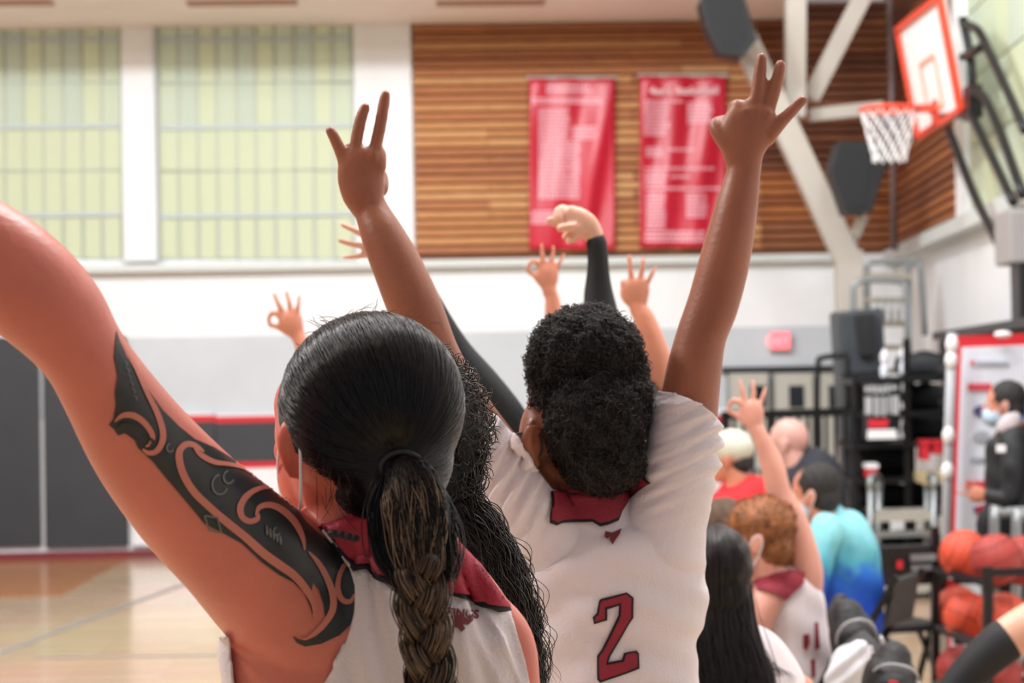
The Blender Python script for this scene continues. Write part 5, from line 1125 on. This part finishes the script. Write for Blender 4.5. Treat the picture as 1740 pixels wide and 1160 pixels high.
# man in the teal and blue hoodie
def grad_mat():
    m = bpy.data.materials.new('teal_blue_fade'); m.use_nodes = True; nt = m.node_tree; b = nt.nodes['Principled BSDF']; b.inputs['Roughness'].default_value = .75
    tc = nt.nodes.new('ShaderNodeTexCoord'); sx = nt.nodes.new('ShaderNodeSeparateXYZ'); nt.links.new(tc.outputs['Object'], sx.inputs[0])
    n = nt.nodes.new('ShaderNodeTexNoise'); n.inputs['Scale'].default_value = 9; mr = nt.nodes.new('ShaderNodeMapRange'); ad = nt.nodes.new('ShaderNodeMath'); ad.operation = 'MULTIPLY_ADD'; nt.links.new(n.outputs[0], ad.inputs[0]); ad.inputs[1].default_value = .16; nt.links.new(sx.outputs['Z'], ad.inputs[2])
    zl = P(1430, 1020, 10).z+.08; zh = P(1430, 850, 10).z+.08; nt.links.new(ad.outputs[0], mr.inputs[0]); mr.inputs[1].default_value = zl; mr.inputs[2].default_value = zh
    r = nt.nodes.new('ShaderNodeValToRGB'); nt.links.new(mr.outputs[0], r.inputs[0])
    for k, (p, c) in enumerate([(.0, (20, 74, 190)), (.25, (34, 104, 205)), (.42, (80, 168, 190)), (.7, (132, 204, 214)), (1, (140, 210, 222))]):
        if k > 1: r.color_ramp.elements.new(p)
    for e, (p, c) in zip(r.color_ramp.elements, [(.0, (20, 74, 190)), (.25, (34, 104, 205)), (.42, (80, 168, 190)), (.7, (132, 204, 214)), (1, (140, 210, 222))]): e.position = p; e.color = (*lin(c), 1)
    nt.links.new(r.outputs[0], b.inputs['Base Color']); return m
t12, b12, top12, h12, hc12 = person(1440, 10.0, (1384, 838), (-.9, .42, -.1), 'masked man hunched in a teal to blue fading hoodie', SK_md, grad_mat(), seated=True, neckpx=(1408, 882), maskm=M_maskb,
    torso=[(1412, 872, 24), (1420, 892, 50), (1430, 930, 60), (1440, 980, 60), (1446, 1030, 56), (1448, 1062, 54)], hairc=HB, hs=1.04, seat=.42,
    sleeves=[[(1404, 900, 30, -.12), (1388, 950, 29, -.16), (1378, 1000, 26, -.16), (1350, 1030, 20, -.14)], [(1430, 905, 30, .12), (1410, 960, 26, .18), (1370, 1020, 20, .2)]], arms=[], hands=[(1345, 1034, -1.2, 80, 9.86, -1, 'fist')])
# standing man in dark jacket at the right edge
t13, b13, top13, h13, hc13 = person(1722, 12.2, (1707, 686), (-.95, .3, -.05), 'standing man in a black jacket and blue face mask before the sponsor panel', SK_md, mat('black_jacket', (26, 30, 34), .6, var=.2), torso=[(1716, 722, 18), (1722, 742, 44), (1726, 790, 52), (1724, 850, 50), (1722, 900, 50), (1722, 980, 52)], hairc=HB, hs=1.0, maskm=M_maskb,
    sleeves=[[(1720, 745, 24, -.14), (1722, 790, 20, -.2), (1716, 842, 17, -.2), (1695, 846, 14, -.18), (1680, 842, 12, -.16)], [(1722, 745, 22, .14), (1716, 840, 17, .16), (1685, 845, 13, .1)]], hands=[(1678, 842, -1.35, 52, 12.04, -1, 'fist')])
MB().tube([(P(1700, 728, 12.05), .03, .02), (P(1716, 716, 12.05), .045, .02), (P(1728, 708, 12.1), .03, .02)], 12, 4).build('shirt_collar', mat('grey_collar', (196, 186, 190), .7), t13, smooth=True)
MB().box(P(1701, 762, 11.9), (.05, .01, .04), (Rv, Fv, Uv)).build('chest_logo', M_wh, t13, bevel=.004)
# arm of a person outside the right edge: bare forearm, black sleeve to the hand
t14 = thing('person', (P(1960, 1000, 6.4).x, P(1960, 1000, 6.4).y, 0), 'person mostly outside the right edge, bent bare limb with a black sleeve', 'person')
b = MB(); b.tube(St([(1930, 960, 60), (1860, 1000, 52), (1790, 1045, 44), (1730, 1075, 38), (1690, 1100, 33), (1650, 1140, 29), (1600, 1200, 24), (1560, 1245, 18)], 6.4), 18, 5)
b.tube(St([(1960, 880, 45), (1965, 930, 100), (1970, 1000, 120), (1970, 1120, 110), (1970, 1300, 115), (1970, 1400, 118)], 6.4, .6), 24, 5); head_mesh(b, P(1955, 790, 6.4), (-.9, .4, 0), 1., P(1960, 900, 6.4)); legs_sit(t14.location.x, t14.location.y, (-.3, -.95, 0), b)
hand(b, 1562, 1242, -2.3, 100, 6.4, -1, 'fist')
bd14 = b.remesh('body', SK_lt, t14, .007, 3)
c = MB(); c.tube(St([(1708, 1088, 38), (1690, 1102, 37), (1650, 1140, 33), (1600, 1200, 27), (1572, 1232, 22)], 6.4), 18, 5); c.remesh('arm_sleeve', M_blks, t14, .007, 3)
c = MB(); c.tube(St([(1965, 925, 108), (1970, 1000, 130), (1970, 1120, 120), (1970, 1300, 124), (1970, 1420, 126)], 6.4, .68), 24, 5); c.remesh('shirt', M_jw, t14, .01, 3)
hb = MB(); cap_hair(hb, P(1955, 790, 6.4), (-.9, .4, 0)); hb.remesh('hair', HB, t14, .008, 3)
# chairs under the seated people
for (x, d, f, lab, sz_) in ((1222, 5.2, (-.2, .97), 'black folding chair under the player with straight black hair', .45), (1328, 7.0, (-.86, .5), 'black folding chair under the auburn-haired player', .45), (1225, 8.2, (-.8, .6), 'black folding chair under the brown-haired person', .45), (1445, 10.0, (-.9, .42), 'black folding chair under the man in the teal hoodie', .42), (1252, 10.8, (-.9, .42), 'black folding chair under the man in the cream cap', .58), (1365, 12.0, (-.85, .5), 'black folding chair under the bald man', .58), (1960, 6.4, (-.3, -.95), 'black folding chair outside the right edge under the bare-armed person', .45)):
    q = P(x, 1000, d); rz = math.atan2(-f[0], f[1]); folding_chair((q.x, q.y, 0), rz, lab, seatz=sz_)
# bags, towel
backpack(1424, 1052, 44, 62, 7.45, (M_bp, M_bp2), 'dark backpack behind the auburn player, with a pale zip pull', .1, True)
backpack(1452, 1090, 84, 110, 6.8, (M_bp, M_bp2), 'charcoal backpack with a red tab under the white towel', -.25, True)
backpack(1512, 1150, 92, 74, 6.2, (M_bp, M_bp), 'black backpack with red and white emblem at the bottom edge', .2, True)
#backpack(1536, 962, 44, 50, 11.25, (M_bp, M_bp), 'black backpack with pale lettering hung on the empty folding chair', .3, True)
tw = thing('towel', P(1440, 1180, 6.5), 'white towel draped over the charcoal backpack at the bottom', 'towel')
m = MB(); m.tube(St([(1466, 1100, 20), (1448, 1122, 30), (1432, 1150, 32), (1424, 1190, 26), (1420, 1220, 24)], 6.5, .45), 18, 5); m.tube(St([(1446, 1128, 16), (1424, 1134, 14), (1412, 1138, 10)], 6.5, .5), 14, 4)
m.remesh('cloth', mat('towel_white', (236, 238, 246), .9, bump=.5, bscale=200), tw, .005, 3, lambda x, y, co, no: .006*np.sin(x*.16+y*.1)*np.sin(y*.09))
